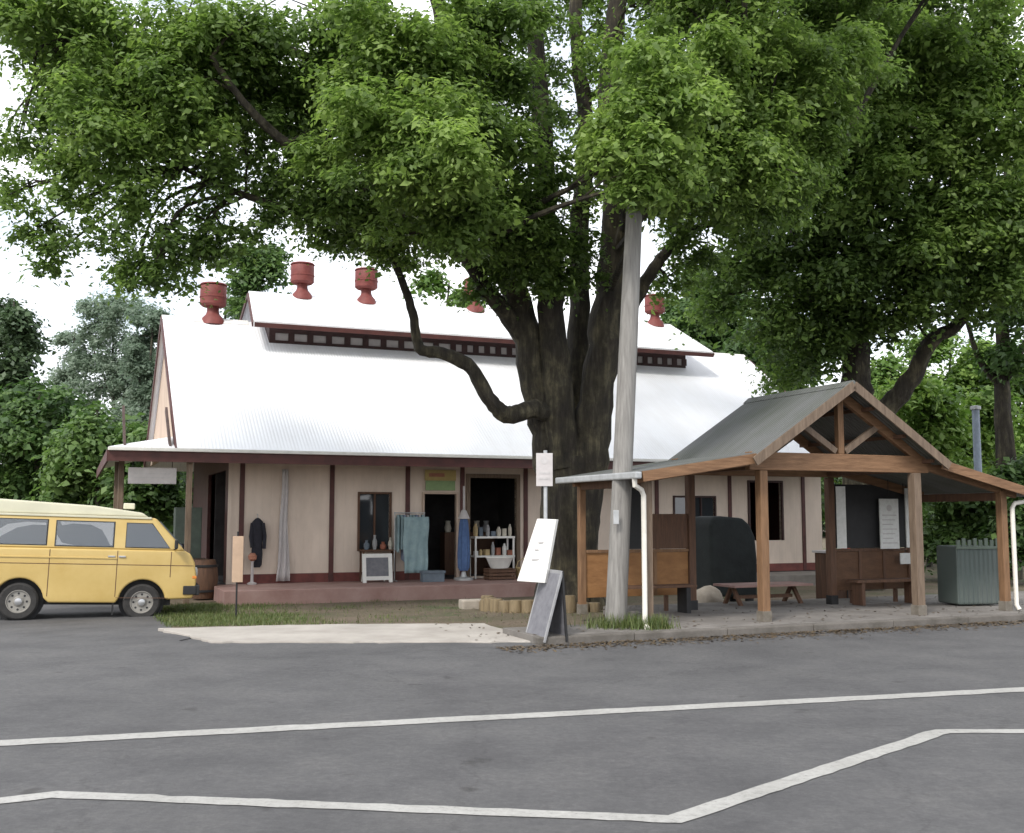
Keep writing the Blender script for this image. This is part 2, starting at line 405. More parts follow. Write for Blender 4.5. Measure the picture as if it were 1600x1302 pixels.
# ------------------------------------------------------------------ mesh helpers
class MB:
    """collects shapes; build() links them as one mesh object"""
    def __init__(self):
        self.v, self.f = [], []
    def add(self, vs_, fs_):
        o = len(self.v)
        self.v += [tuple(p) for p in vs_]
        self.f += [tuple(i + o for i in f) for f in fs_]
        return self
    def box(self, x0, x1, y0, y1, z0, z1):
        vs_ = [(x, y, z) for z in (z0, z1) for y in (y0, y1) for x in (x0, x1)]
        return self.add(vs_, [(0, 2, 3, 1), (4, 5, 7, 6), (0, 1, 5, 4), (2, 6, 7, 3), (0, 4, 6, 2), (1, 3, 7, 5)])
    def bar(self, p, q, w, h, up=(0, 0, 1)):
        p, q = Vector(p), Vector(q)
        t = (q - p).normalized()
        s = t.cross(Vector(up))
        if s.length < 1e-4:
            s = Vector((1, 0, 0))
        s.normalize()
        n = s.cross(t)
        vs_ = []
        for c in (p, q):
            for a, b in ((-1, -1), (1, -1), (1, 1), (-1, 1)):
                vs_.append(c + s * (a * w / 2) + n * (b * h / 2))
        return self.add(vs_, [(3, 2, 1, 0), (4, 5, 6, 7), (0, 1, 5, 4), (1, 2, 6, 5), (2, 3, 7, 6), (3, 0, 4, 7)])
    def tube(self, pts, rad, seg=10, wob=0.0, cap=True):
        pts = [Vector(p) for p in pts]
        if not hasattr(rad, '__len__'):
            rad = [rad] * len(pts)
        vs_, fs_ = [], []
        ref = Vector((0.31, 0.95, 0.05))
        ph = [random.uniform(0, 6.28) for _ in range(3)]
        for k, p in enumerate(pts):
            t = (pts[min(k + 1, len(pts) - 1)] - pts[max(k - 1, 0)]).normalized()
            a = t.cross(ref)
            if a.length < 1e-3:
                a = t.cross(Vector((1, 0, 0)))
            a.normalize()
            b = t.cross(a)
            for s in range(seg):
                g = 2 * math.pi * s / seg
                rr = rad[k] * (1 + wob * (math.sin(3 * g + ph[0] + k * 0.35) * 0.6 + math.sin(5 * g + ph[1] - k * 0.5) * 0.4 + random.uniform(-.3, .3)))
                vs_.append(p + a * (math.cos(g) * rr) + b * (math.sin(g) * rr))
        for k in range(len(pts) - 1):
            for s in range(seg):
                s2 = (s + 1) % seg
                fs_.append((k * seg + s, k * seg + s2, (k + 1) * seg + s2, (k + 1) * seg + s))
        if cap:
            fs_.append(tuple(range(seg - 1, -1, -1)))
            fs_.append(tuple((len(pts) - 1) * seg + s for s in range(seg)))
        return self.add(vs_, fs_)
    def lathe(self, prof, c=(0, 0, 0), seg=24, axis='z', sx=1, sy=1):
        vs_, fs_ = [], []
        for r, h in prof:
            for s in range(seg):
                g = 2 * math.pi * s / seg
                a, b = r * math.cos(g) * sx, r * math.sin(g) * sy
                if axis == 'z':
                    vs_.append((c[0] + a, c[1] + b, c[2] + h))
                else:
                    vs_.append((c[0] + a, c[1] + h, c[2] + b))
        for k in range(len(prof) - 1):
            for s in range(seg):
                s2 = (s + 1) % seg
                fs_.append((k * seg + s, k * seg + s2, (k + 1) * seg + s2, (k + 1) * seg + s))
        fs_.append(tuple(range(seg - 1, -1, -1)))
        fs_.append(tuple((len(prof) - 1) * seg + s for s in range(seg)))
        return self.add(vs_, fs_)
    def slab(self, poly, off):
        """a polygon and its copy moved by off, joined"""
        n = len(poly)
        off = Vector(off)
        a = [Vector(p) for p in poly]
        b = [p + off for p in a]
        fs_ = [tuple(range(n - 1, -1, -1)), tuple(range(n, 2 * n))]
        for k in range(n):
            k2 = (k + 1) % n
            fs_.append((k, k2, n + k2, n + k))
        return self.add(a + b, fs_)
    def face(self, poly):
        return self.add(poly, [tuple(range(len(poly)))])
    def build(self, name, m, parent=None, bevel=0.0, smooth_=False, seg=2, sub=0):
        me = bpy.data.meshes.new(name)
        me.from_pydata(self.v, [], self.f)
        bm = bmesh.new()
        bm.from_mesh(me)
        bmesh.ops.recalc_face_normals(bm, faces=bm.faces)
        if bevel:
            es = [e for e in bm.edges if len(e.link_faces) == 2 and e.calc_face_angle(0) > 0.35]
            bmesh.ops.bevel(bm, geom=es, offset=bevel, segments=seg, profile=0.6, affect='EDGES', clamp_overlap=True)
        if smooth_:
            for f in bm.faces:
                f.smooth = True
            for e in bm.edges:
                if len(e.link_faces) == 2 and e.calc_face_angle(0) > 0.7:
                    e.smooth = False
        bm.to_mesh(me)
        bm.free()
        me.materials.append(m)
        o = bpy.data.objects.new(name, me)
        col.objects.link(o)
        if parent:
            o.parent = parent
        return o

def tag(o, label=None, cat=None, group=None, kind=None):
    if label: o['label'] = label
    if cat: o['category'] = cat
    if group: o['group'] = group
    if kind: o['kind'] = kind
    return o

def thing(name, label, cat, loc=(0, 0, 0), rz=0.0, group=None):
    o = bpy.data.objects.new(name, None)
    o.empty_display_size = 0.3
    col.objects.link(o)
    o.location = loc
    o.rotation_euler = (0, 0, rz)
    return tag(o, label, cat, group)

def np_mesh(name, verts, faces, m, parent=None, tint=None):
    """verts (N,3), faces (K,4)"""
    me = bpy.data.meshes.new(name)
    me.vertices.add(len(verts))
    me.vertices.foreach_set('co', np.ascontiguousarray(verts, dtype=np.float32).ravel())
    k = len(faces)
    me.loops.add(k * 4)
    me.loops.foreach_set('vertex_index', np.ascontiguousarray(faces, dtype=np.int32).ravel())
    me.polygons.add(k)
    me.polygons.foreach_set('loop_start', np.arange(0, 4 * k, 4, dtype=np.int32))
    me.polygons.foreach_set('loop_total', np.full(k, 4, dtype=np.int32))
    if tint is not None:
        at_ = me.attributes.new('tint', 'FLOAT', 'FACE')
        at_.data.foreach_set('value', np.ascontiguousarray(tint, dtype=np.float32))
    me.update(calc_edges=True)
    me.materials.append(m)
    o = bpy.data.objects.new(name, me)
    col.objects.link(o)
    if parent:
        o.parent = parent
    return o

def grid_sheet(name, us, vs_, zfun, m, o=PAV, kind='structure'):
    """a sheet over a u,v lattice following the terrain"""
    mb = MB()
    P = [[pl(u, v, 0, o) for v in vs_] for u in us]
    verts = [(p.x, p.y, zfun(p.x, p.y)) for row in P for p in row]
    nv = len(vs_)
    faces = [(i * nv + j, (i + 1) * nv + j, (i + 1) * nv + j + 1, i * nv + j + 1) for i in range(len(us) - 1) for j in range(nv - 1)]
    mb.add(verts, faces)
    ob = mb.build(name, m, smooth_=True)
    return tag(ob, kind=kind)

# ------------------------------------------------------------------ ground, road, pavement
def subdiv(pts, step=0.5):
    out = []
    for a, b in zip(pts[:-1], pts[1:]):
        a, b = Vector((*a, 0)), Vector((*b, 0))
        n = max(1, int((b - a).length / step))
        out += [((a + (b - a) * (k / n)).x, (a + (b - a) * (k / n)).y) for k in range(n)]
    return out + [pts[-1]]
def lin(a, b, n): return [a + (b - a) * k / n for k in range(n + 1)]
grid_sheet('ground', [-700, -150, -60, -30] + lin(-20, 30, 50) + [60, 150, 700],
           [-300, -60, -20] + lin(-8, 16, 24) + [25, 60, 150, 900], lambda x, y: terrain(x, y) - 0.012, M['ground'])
road = MB()
def sheet_into(mb, us, vs_, dz):
    P = [pl(u, v) for u in us for v in vs_]
    nv = len(vs_)
    mb.add([(p.x, p.y, terrain(p.x, p.y) + dz) for p in P],
           [(i * nv + j, (i + 1) * nv + j, (i + 1) * nv + j + 1, i * nv + j + 1) for i in range(len(us) - 1) for j in range(nv - 1)])
sheet_into(road, [-150, -60] + lin(-30, 30, 20) + [60, 150], [-40, -20, -10, -5, -2, -0.56], 0.0)
# side street on the left, its right edge ragged against the verge
vv = lin(-0.56, 16, 50)
left_us = [-150, -60, -30, -14, -10, -8]
for j in range(50):
    e0, e1 = [-6.15 + 0.10 * math.sin(j * 1.7) + 0.06 * math.sin(j * 4.1 + 1) + (0.9 if vv[j] < 0.8 else 0) for j in (j, j + 1)]
    us0, us1 = left_us + [e0], left_us + [e1]
    for k in range(len(us0) - 1):
        q = [pl(us0[k], vv[j]), pl(us0[k + 1], vv[j]), pl(us1[k + 1], vv[j + 1]), pl(us1[k], vv[j + 1])]
        road.add([(p.x, p.y, terrain(p.x, p.y)) for p in q], [(0, 1, 2, 3)])
q = [pl(-6.3, -.56), pl(-1.96, -.56), pl(-1.96, 1.2), pl(-3.6, 2.0), pl(-6.3, 3.1)]
road.add([(p.x, p.y, terrain(p.x, p.y) + .001) for p in q], [(0, 1, 2, 3, 4)])
tag(road.build('road', M['asphalt']), kind='structure')

def strip(pts, w, z=0.005):
    """a flat strip following a polyline on the ground, mitred at its corners"""
    pts = [Vector((p[0], p[1], 0)) for p in pts]
    L_, R_ = [], []
    pts = [Vector((*q_, 0)) for q_ in subdiv([(p.x, p.y) for p in pts], .12)]
    rj = random.Random(3)
    for k, p in enumerate(pts):
        d0 = (p - pts[k - 1]).normalized() if k else (pts[1] - p).normalized()
        d1 = (pts[k + 1] - p).normalized() if k < len(pts) - 1 else d0
        n0, n1 = Vector((-d0.y, d0.x, 0)), Vector((-d1.y, d1.x, 0))
        m_ = (n0 + n1).normalized()
        s = w / 2 / max(0.4, m_.dot(n0))
        L_.append(p + m_ * (s + rj.gauss(0, .006))); R_.append(p - m_ * (s + rj.gauss(0, .006)))
    mb = MB()
    n = len(pts)
    mb.add([(p.x, p.y, z) for p in L_ + R_], [(k, k + 1, n + k + 1, n + k) for k in range(n - 1)])
    return mb
a_, b_ = (-3.83, 8.08), (5.0, 10.52)
dx, dy = b_[0] - a_[0], b_[1] - a_[1]
tag(strip([(a_[0] - dx, a_[1] - dy * 0.9), a_, b_, (b_[0] + 2 * dx, b_[1] + 2 * dy)], 0.22).build('road_marking', M['road_paint']), kind='structure')
tag(strip([(-6.5, 4.3), (-3.07, 6.46), (-2.79, 6.63), (0.91, 6.10), (3.39, 8.52), (7.5, 8.5), (14, 9.4)], 0.15).build('road_marking', M['road_paint']), kind='structure')

# pavement slab, kerb, pale driveway apron
pv = MB()
jo = [-1.95, -0.5, 1.0, 2.5, 4.0, 5.5, 7.0, 8.5, 10.0, 13, 16, 22, 30]
for a, b in zip(jo[:-1], jo[1:]):
    pv.box(a + 0.004, b - 0.004, -0.40, 0.7 if a < -.4 else 3.3, -0.3, 0.1 + random.uniform(-.002, .002))
o_ = pv.build('pavement', M['concrete'], bevel=0.006)
o_.location = PAV; o_.rotation_euler = (0, 0, TH); tag(o_, kind='structure')
kb = MB()
for a, b in zip(jo[:-1], jo[1:]):
    kb.box(a + 0.003, b - 0.003, -0.56, -0.405, -0.3, 0.095)
o_ = kb.build('kerb', M['kerb'], bevel=0.02)
o_.location = PAV; o_.rotation_euler = (0, 0, TH); tag(o_, kind='structure')
ap = MB()
ring = subdiv([(-5.25, 15.97), (-4.02, 14.36), (0.28, 14.34), (0.14, 15.1), (-0.47, 16.7), (-3.0, 16.55), (-5.25, 15.97)], .14)[:-1]
ap.slab([(x + random.gauss(0, .022), y + random.gauss(0, .022), -0.2) for x, y in ring], (0, 0, 0.222))
tag(ap.build('driveway', M['apron'], bevel=0.012), kind='structure')

# grass on the verge and leaf litter along the gutter
def blades(n, ufun, hmin, hmax, w):
    U = np.array([ufun() for _ in range(n)])
    base = np.array([[*pl(u, v)] for u, v in U])
    base[:, 2] = [terrain(x, y) for x, y in base[:, :2]]
    ang = rng.uniform(0, 6.28, n)
    h = rng.uniform(hmin, hmax, n)
    lean = rng.uniform(0.1, 0.8, n)
    dirv = np.stack([np.cos(ang), np.sin(ang), np.zeros(n)], 1)
    side = np.stack([-np.sin(ang), np.cos(ang), np.zeros(n)], 1) * (w * rng.uniform(.6, 1.4, n))[:, None]
    up = np.array([0, 0, 1.0])
    p0, p1 = base - side, base + side
    tip = base + dirv * (h * lean)[:, None] + up * h[:, None]
    p2, p3 = tip + side * 0.15, tip - side * 0.15
    V = np.stack([p0, p1, p2, p3], 1).reshape(-1, 3)
    Fc = np.arange(4 * n).reshape(n, 4)
    return V, Fc, rng.beta(2, 2, n)
cl = [(random.uniform(-6.1, -1.5), random.uniform(2.2, 9.3)) for _ in range(170)]
cl = [c for c in cl if random.random() < (1.0 if c[0] < -4.0 else 0.16)]
def verge_pt():
    if random.random() < 0.45:
        c = random.choice(cl)
        return c[0] + random.gauss(0, .22), c[1] + random.gauss(0, .22)
    while True:
        u, v = random.uniform(-6.25, 0.5), random.uniform(1.9, 9.4)
        if random.random() < max(0.025, min(1, (-u - 3.4) / 1.8)):
            return u, v
def verge_ok():
    while True:
        u, v = verge_pt()
        p = pl(u, v)
        if p.y > 16.75 and v < 9.5 and u > -6.3:
            return u, v
V_, F_, T_ = blades(15000, verge_ok, 0.015, 0.075, 0.005)
tag(np_mesh('grass', V_, F_, M['grass_blade'], None, T_), kind='stuff')
def tuft_pt():
    k = random.random()
    if k < 0.5:
        return random.gauss(-0.36, .22), random.gauss(0.2, .18)
    if k < 0.62:
        return random.gauss(0.0, .1), random.gauss(-0.05, .08)
    return random.gauss(0.0, .15), random.gauss(-0.2, .1)
V_, F_, T_ = blades(1500, tuft_pt, 0.05, 0.22, 0.006)
V_[:, 2] += 0.10
tag(np_mesh('weeds', V_, F_, M['grass_blade'], None, T_), kind='stuff')
nl = 4600
U = np.stack([rng.uniform(-2.6, 8.5, nl), -0.62 - np.abs(rng.normal(0, 0.28, nl))], 1)
k = rng.random(nl)
U[k > 0.75, 1] = rng.uniform(-0.4, 3.2, (k > 0.75).sum())
U[k > 0.88] = np.stack([rng.uniform(-4, 0.8, (k > 0.88).sum()), rng.uniform(3.2, 8.5, (k > 0.88).sum())], 1)
base = np.array([[*pl(u, v)] for u, v in U])
for i, (u, v) in enumerate(U):
    base[i, 2] = 0.108 if (-0.4 < v < 3.3 and u > -1.95) else terrain(base[i, 0], base[i, 1]) + (0.03 if v > -0.5 and u < -1.9 else 0.008)
ang = rng.uniform(0, 6.28, nl)
s1 = np.stack([np.cos(ang), np.sin(ang), rng.uniform(-.25, .35, nl)], 1) * rng.uniform(.02, .05, nl)[:, None]
s2 = np.stack([-np.sin(ang), np.cos(ang), rng.uniform(-.15, .3, nl)], 1) * rng.uniform(.01, .022, nl)[:, None]
V_ = np.stack([base - s1, base + s2, base + s1, base - s2], 1).reshape(-1, 3)
tag(np_mesh('leaf_litter', V_, np.arange(4 * nl).reshape(nl, 4), M['litter'], None, rng.beta(2, 2, nl)), kind='stuff')

# ------------------------------------------------------------------ the packing shed
shed = thing('packing_shed', 'long cream packing shed with white iron roof, raised roof monitor and red ventilators', 'building', SHED, TH)
FL, WT, UE, RU0, RU1 = 0.15, 3.55, 16.5, -1.3, 16.75
EZ, RZ, VR = 3.10, 6.88, 4.0
SL = (RZ - EZ) / (VR + 1.62)
def rz(v): return EZ + SL * (v + 1.62)
WT = rz(0) - 0.10
# front wall pieces round the openings (u0,u1,z0,z1)
w = MB()
openings = [(3.02, 3.75, 0.86, 2.23), (4.62, 5.44, FL, 2.21), (5.80, 7.04, 0.2, 2.62), (11.65, 12.9, 1.45, 2.2), (14.05, 15.1, 1.0, 2.6)]
u0 = 0.0
for a, b, z0, z1 in openings:
    w.box(u0, a, 0, 0.08, FL, WT)
    w.box(a, b, 0, 0.08, z1, WT)
    if z0 > FL + 0.02:
        w.box(a, b, 0, 0.08, FL, z0)
    u0 = b
w.box(u0, UE, 0, 0.08, FL, WT)
w.build('wall', M['cream_wall'], shed)
ew = MB()
ew.box(0.0, 0.08, 0.085, 0.7, FL, 3.5).box(0.0, 0.08, 0.7, 4.2, 2.75, 3.5).box(0.0, 0.08, 4.2, 8, FL, 3.5)
ew.box(UE - .08, UE, 0.085, 8, FL, 3.5)
ew.box(0.085, UE - .085, 8.0, 8.08, FL, WT)
ew.build('end_wall', M['maroon'], shed)
iv = MB()
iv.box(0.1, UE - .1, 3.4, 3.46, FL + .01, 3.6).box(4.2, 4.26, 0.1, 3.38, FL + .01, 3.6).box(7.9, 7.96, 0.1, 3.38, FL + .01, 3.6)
iv.build('partition', M['inside'], shed)
g = MB()
g.slab([(-1.16, -1.3, rz(-1.3) - .13), (-1.16, VR, RZ - 0.13), (-1.16, 2 * VR + 1.3, rz(-1.3) - .13)], (0.07, 0, 0))
g.build('gable_wall', M['gable_wall'], shed)
g = MB()
g.slab([(UE, -0.1, rz(-.1) - .13), (UE, VR, RZ - 0.13), (UE, 2 * VR + .1, rz(-.1) - .13)], (0.07, 0, 0))
g.build('gable_wall', M['gable_wall'], shed)
# roof: two corrugated planes and a ridge cap
rf = MB()
rf.slab([(RU0, -1.62, EZ), (RU1, -1.62, EZ), (RU1, VR, RZ), (RU0, VR, RZ)], (0, 0, -0.05))
rf.slab([(RU0, 2 * VR + 1.62, EZ), (RU1, 2 * VR + 1.62, EZ), (RU1, VR, RZ + .001), (RU0, VR, RZ + .001)], (0, 0, -0.05))
rf.build('roof', M['white_roof'], shed)
for (a, b) in ((RU0 - .01, 0.9), (13.9, RU1 + .01)):
    MB().slab([(a, VR - .2, RZ - .2 * SL + .012), (a, VR, RZ + .03), (a, VR + .2, RZ - .2 * SL + .012)], (b - a, 0, 0)).build('ridge_cap', M['white_board'], shed)
for u_, v_ in ((RU0 - .02, -1.62), (RU0 - .02, 2 * VR + 1.62), (RU1 + .02, -1.62)):
    MB().bar((u_, v_, EZ - .09), (u_, VR, RZ - .09), 0.035, 0.17).build('barge_board', M['maroon'], shed)
# skirt roof round the left gable
sk = MB()
UO = -2.62
sk.slab([(UO, -1.62, EZ), (RU0 + .02, -1.62, EZ), (RU0 + .02, -0.25, EZ + .33)], (0, 0, -0.04))
sk.slab([(UO, -1.62, EZ), (RU0 + .1, -0.25, EZ + .33), (RU0 + .1, 8.3, EZ + .33), (UO, 9.6, EZ)], (0, 0, -0.04))
sk.build('skirt_roof', M['white_roof'], shed)
fa = MB()
fa.box(UO - .02, RU1, -1.665, -1.625, EZ - .30, EZ - .055)
fa.box(UO - .045, UO - .005, -1.62, 9.6, EZ - .30, EZ - .055)
fa.build('fascia', M['maroon'], shed)
gu = MB()
gu.box(UO - .03, RU1 + .02, -1.76, -1.668, EZ - .085, EZ - .015)
gu.build('gutter', M['white_board'], shed, bevel=0.012)
so = MB()
k = UO + .3
while k < RU1:
    so.bar((k, -1.6, EZ - .12), (k, 0.0, rz(0) - .14), 0.05, 0.12)
    k += 0.9
so.build('rafter', M['soffit'], shed)
# posts under the skirt and battens on the wall
for u, v in ((-1.02, -1.45), (-2.3, 3.0), (-2.3, 0.4)):
    MB().box(u - .06, u + .06, v - .06, v + .06, -0.15, EZ - 0.1).build('veranda_post', M['timber_old'], shed, bevel=.008)
for u in (0.28, 2.35, 4.2, 5.6, 7.30, 9.2, 11.1, 13.4, 15.86):
    MB().box(u - .055, u + .055, -0.035, -0.002, FL, 3.2).build('batten', M['maroon'], shed, bevel=.005)
MB().box(-0.03, 0.06, -0.035, -0.002, FL, 3.2).build('corner_board', M['cream_wall'], shed)
for a, b in ((0.335, 2.29), (2.41, 4.14), (4.26, 4.52), (7.36, 9.14), (9.26, 11.04), (11.16, 13.34), (13.46, 15.8), (15.92, UE)):
    MB().box(a, b, -0.025, -0.002, FL, 0.36).build('skirting_board', M['skirting'], shed)
MB().box(0, UE, -.05, -.002, 3.21, 3.32).build('wall_plate', M['maroon'], shed)
# porch and floor
MB().box(-0.35, 8.3, -2.25, -0.003, -0.4, FL).build('porch_floor', M['pink_floor'], shed, bevel=.015)
MB().box(8.305, UE, -1.6, -0.003, -0.4, FL - .02).build('porch_floor', M['concrete'], shed, bevel=.015)
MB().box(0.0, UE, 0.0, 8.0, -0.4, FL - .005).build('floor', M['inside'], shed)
# window with frame and panes
def window(u0, u1, z0, z1, mf, panes=2, t=0.05):
    f = MB()
    f.box(u0 - t, u0, -.04, .06, z0 - t, z1 + t).box(u1, u1 + t, -.04, .06, z0 - t, z1 + t)
    f.box(u0, u1, -.04, .06, z1, z1 + t).box(u0, u1, -.05, .06, z0 - t, z0)
    fo = f.build('window', mf, shed, bevel=.004)
    for k in range(1, panes):
        c = u0 + (u1 - u0) * k / panes
        MB().box(c - .018, c + .018, -.02, .04, z0, z1).build('glazing_bar', mf, fo)
    MB().box(u0, u1, 0.045, 0.052, z0, z1).build('pane', M['glass'], fo)
    return fo
window(3.02, 3.75, 0.90, 2.20, M['timber_dark'])
window(11.65, 12.9, 1.48, 2.17, M['dark_maroon'], 3)
def opening_frame(name, u0, u1, z0, z1, m_, t=.07):
    f = MB()
    f.box(u0 - t, u0, -.05, .09, z0, z1 + t).box(u1, u1 + t, -.05, .09, z0, z1 + t).box(u0, u1, -.05, .09, z1, z1 + t)
    return f.build(name, m_, shed, bevel=.005)
opening_frame('door_frame', 4.62, 5.44, FL, 2.21, M['gable_wall'], .05)
opening_frame('shop_front', 5.80, 7.04, FL, 2.62, M['timber_old'], .10)
opening_frame('shop_front', 14.05, 15.1, 1.0, 2.6, M['dark_maroon'], .06)
# roof monitor with slatted clerestory
mo = MB()
ME, MRZ, MV = 2.2, 7.72, VR
ms = 0.62
def mz(v): return MRZ - ms * abs(MV - v)
mo.slab([(0.78, ME, mz(ME)), (14.4, ME, mz(ME)), (14.0, MV, MRZ), (0.9, MV, MRZ)], (0, 0, -0.05))
mo.slab([(0.78, 2 * MV - ME, mz(ME)), (14.4, 2 * MV - ME, mz(ME)), (14.0, MV, MRZ + .001), (0.9, MV, MRZ + .001)], (0, 0, -0.05))
mo.build('monitor_roof', M['white_roof'], shed)
mf = MB()
mf.box(0.80, 14.38, ME - .035, ME - .003, mz(ME) - .17, mz(ME) - .052)
mf.bar((0.76, ME, mz(ME) - .11), (0.88, MV, MRZ - .11), .035, .12)
mf.bar((0.76, 2 * MV - ME, mz(ME) - .11), (0.88, MV, MRZ - .11), .035, .12)
mf.bar((14.42, ME, mz(ME) - .11), (14.02, MV, MRZ - .11), .035, .12)
mf.build('monitor_fascia', M['maroon'], shed)
CV = 2.95
cz0, cz1 = rz(CV) - .02, mz(CV) - .06
cw = MB()
cw.box(1.3, 13.9, CV, CV + .05, cz0, cz0 + .10).box(1.3, 13.9, CV, CV + .05, cz0 + .30, cz1)
for u in (1.3, 13.84):
    cw.slab([(u, CV + .06, rz(CV + .06) - .02), (u, MV, RZ - .02), (u, MV, MRZ - .06), (u, CV + .06, mz(CV + .06) - .06)], (.06, 0, 0))
    cw.slab([(u, 2 * MV - CV - .06, rz(CV + .06) - .02), (u, MV, RZ - .02), (u, MV, MRZ - .06), (u, 2 * MV - CV - .06, mz(CV + .06) - .06)], (.06, 0, 0))
cw.build('clerestory_wall', M['dark_maroon'], shed)
u = 1.3
k = 0
while u < 13.85:
    MB().box(u, u + .16, CV + .005, CV + .045, cz0 + .10, cz0 + .30).build('slat', M['dark_maroon'], shed)
    u += 0.50 if u < 6 else 0.34
MB().box(1.4, 13.8, CV + .055, CV + .075, cz0 + .02, cz0 + .36).build('gap_light_backing', M['linen'], shed)  # pale backing, its colour stands in for sky light between the slats
bk = MB().box(1.4, 13.8, 2 * MV - CV, 2 * MV - CV + .05, cz0, cz0 + .07)
bk.build('clerestory_wall', M['dark_maroon'], shed)
# ventilators
def ventilator(u, zb, s=1.0):
    b = MB().lathe([(.36 * s, -.16), (.30 * s, .02), (.20 * s, .12), (.17 * s, .2), (.17 * s, .40 * s)], (u, VR, zb), 20)
    vo = b.build('roof_ventilator', M['red_vent'], shed, smooth_=True)
    d = MB().lathe([(.30 * s, .36 * s), (.37 * s, .42 * s), (.37 * s, .60 * s), (.385 * s, .61 * s), (.385 * s, .64 * s), (.37 * s, .65 * s), (.37 * s, .93 * s), (.35 * s, .96 * s)], (u, VR, zb), 24)
    d.build('drum', M['red_vent'], vo, smooth_=True)
    MB().lathe([(.33 * s, .97 * s), (.39 * s, .98 * s), (.36 * s, 1.02 * s), (.1 * s, 1.06 * s)], (u, VR, zb), 24).build('cap', M['red_vent'], vo, smooth_=True)
ventilator(-0.02, RZ, 0.93)
for u in (2.34, 4.14, 7.41, 13.45):
    ventilator(u, MRZ, 0.86)

def shed_pt(u, v, z=0): return SHED + DV * u + NV * v + Vector((0, 0, z))

# ------------------------------------------------------------------ goods and signs along the porch
def sthing(name, label, cat, u, v, z=FL, rz=0.0, group=None):
    return thing(name, label, cat, shed_pt(u, v, z), TH + rz, group)

t = sthing('hanging_sign', 'pale blank-looking board hung under the left corner of the shed eave', 'sign', -1.75, -1.3, 2.35)
MB().box(-.48, .48, -.02, .02, 0, .34).build('board', M['linen'], t, bevel=.005)
mm_ = MB()
for z in (.12, .2):
    mm_.box(-.36, .36, -.023, -.0205, z, z + .025)
mm_.build('lettering', M['faint'], t)
for x in (-.4, .385):
    MB().box(x, x + .015, -.008, .008, .342, .52).build('hanger', M['black'], t)

t = sthing('door_sign', 'yellow and green sign board fixed above the dark shop doorway', 'sign', 5.02, -0.04, 2.30)
MB().box(-.40, .40, -.02, .0, 0.24, .50).build('upper_panel', M['yellow_sign'], t, bevel=.004)
MB().box(-.38, .38, -.018, .0, 0.0, .235).build('lower_panel', M['green_sign'], t, bevel=.004)
MB().box(-.30, .10, -.024, -.0205, .33, .42).build('lettering', M['flesh'], t)

# dark coat and pale sheet hanging on the cream wall
t = sthing('hanging_coat', 'dark coat hanging against the cream wall near the corner post', 'coat', 0.62, -0.16, 0.52)
c = MB().lathe([(.02, 1.12), (.07, 1.10), (.17, 1.02), (.18, .8), (.15, .55), (.17, .3), (.15, .05), (.10, .0)], (0, 0, 0), 16, sx=.75, sy=.45)
c.tube([(-.11, -.02, 1.0), (-.15, -.03, .7), (-.12, -.06, .45)], [.05, .045, .04], 8)
c.tube([(.11, -.02, 1.0), (.16, -.03, .7), (.15, -.05, .42)], [.05, .045, .04], 8)
c.build('coat_body', M['dark_fabric'], t, smooth_=True)
MB().tube([(0, .11, 1.2), (0, 0, 1.2), (0, 0, 1.1)], .008, 6).build('hook', M['galv'], t)
t = sthing('dress_stand', 'small terracotta and cream stand below the dark hanging coat', 'stand', 0.50, -0.3, FL)
MB().lathe([(.10, 0), (.11, .03), (.035, .06), (.03, .5), (.045, .52)], (0, 0, 0), 14).build('pedestal', M['linen'], t, smooth_=True)
MB().lathe([(.03, .52), (.09, .56), (.10, .64), (.05, .7)], (0, 0, 0), 14).build('pot', M['flesh'], t, smooth_=True)

def drape(name, label, cat, u, v, z0, z1, w0, w1, m_, folds=4, amp=.03):
    nx, nz_ = 24, 14
    mb = MB()
    vs_, fs_ = [], []
    for j in range(nz_ + 1):
        f_ = j / nz_
        wd = w0 + (w1 - w0) * f_ ** 2
        for i in range(nx + 1):
            g_ = i / nx
            vs_.append(((g_ - .5) * wd + .01 * math.sin(j * .7), amp * (0.4 + f_) * math.sin(g_ * folds * 6.28 + .3 * j) , z1 + (z0 - z1) * f_))
    for j in range(nz_):
        for i in range(nx):
            a = j * (nx + 1) + i
            fs_.append((a, a + 1, a + nx + 2, a + nx + 1))
    mb.add(vs_, fs_)
    o = mb.build(name, m_, smooth_=True)
    md = o.modifiers.new('thickness', 'SOLIDIFY'); md.thickness = .006
    o.location = shed_pt(u, v, 0); o.rotation_euler = (0, 0, TH)
    return tag(o, label, cat)
drape('hanging_cloth', 'narrow pale cloth strip hanging down the cream wall', 'cloth', 1.22, -0.14, .2, 2.75, .14, .32, M['linen'], 2)

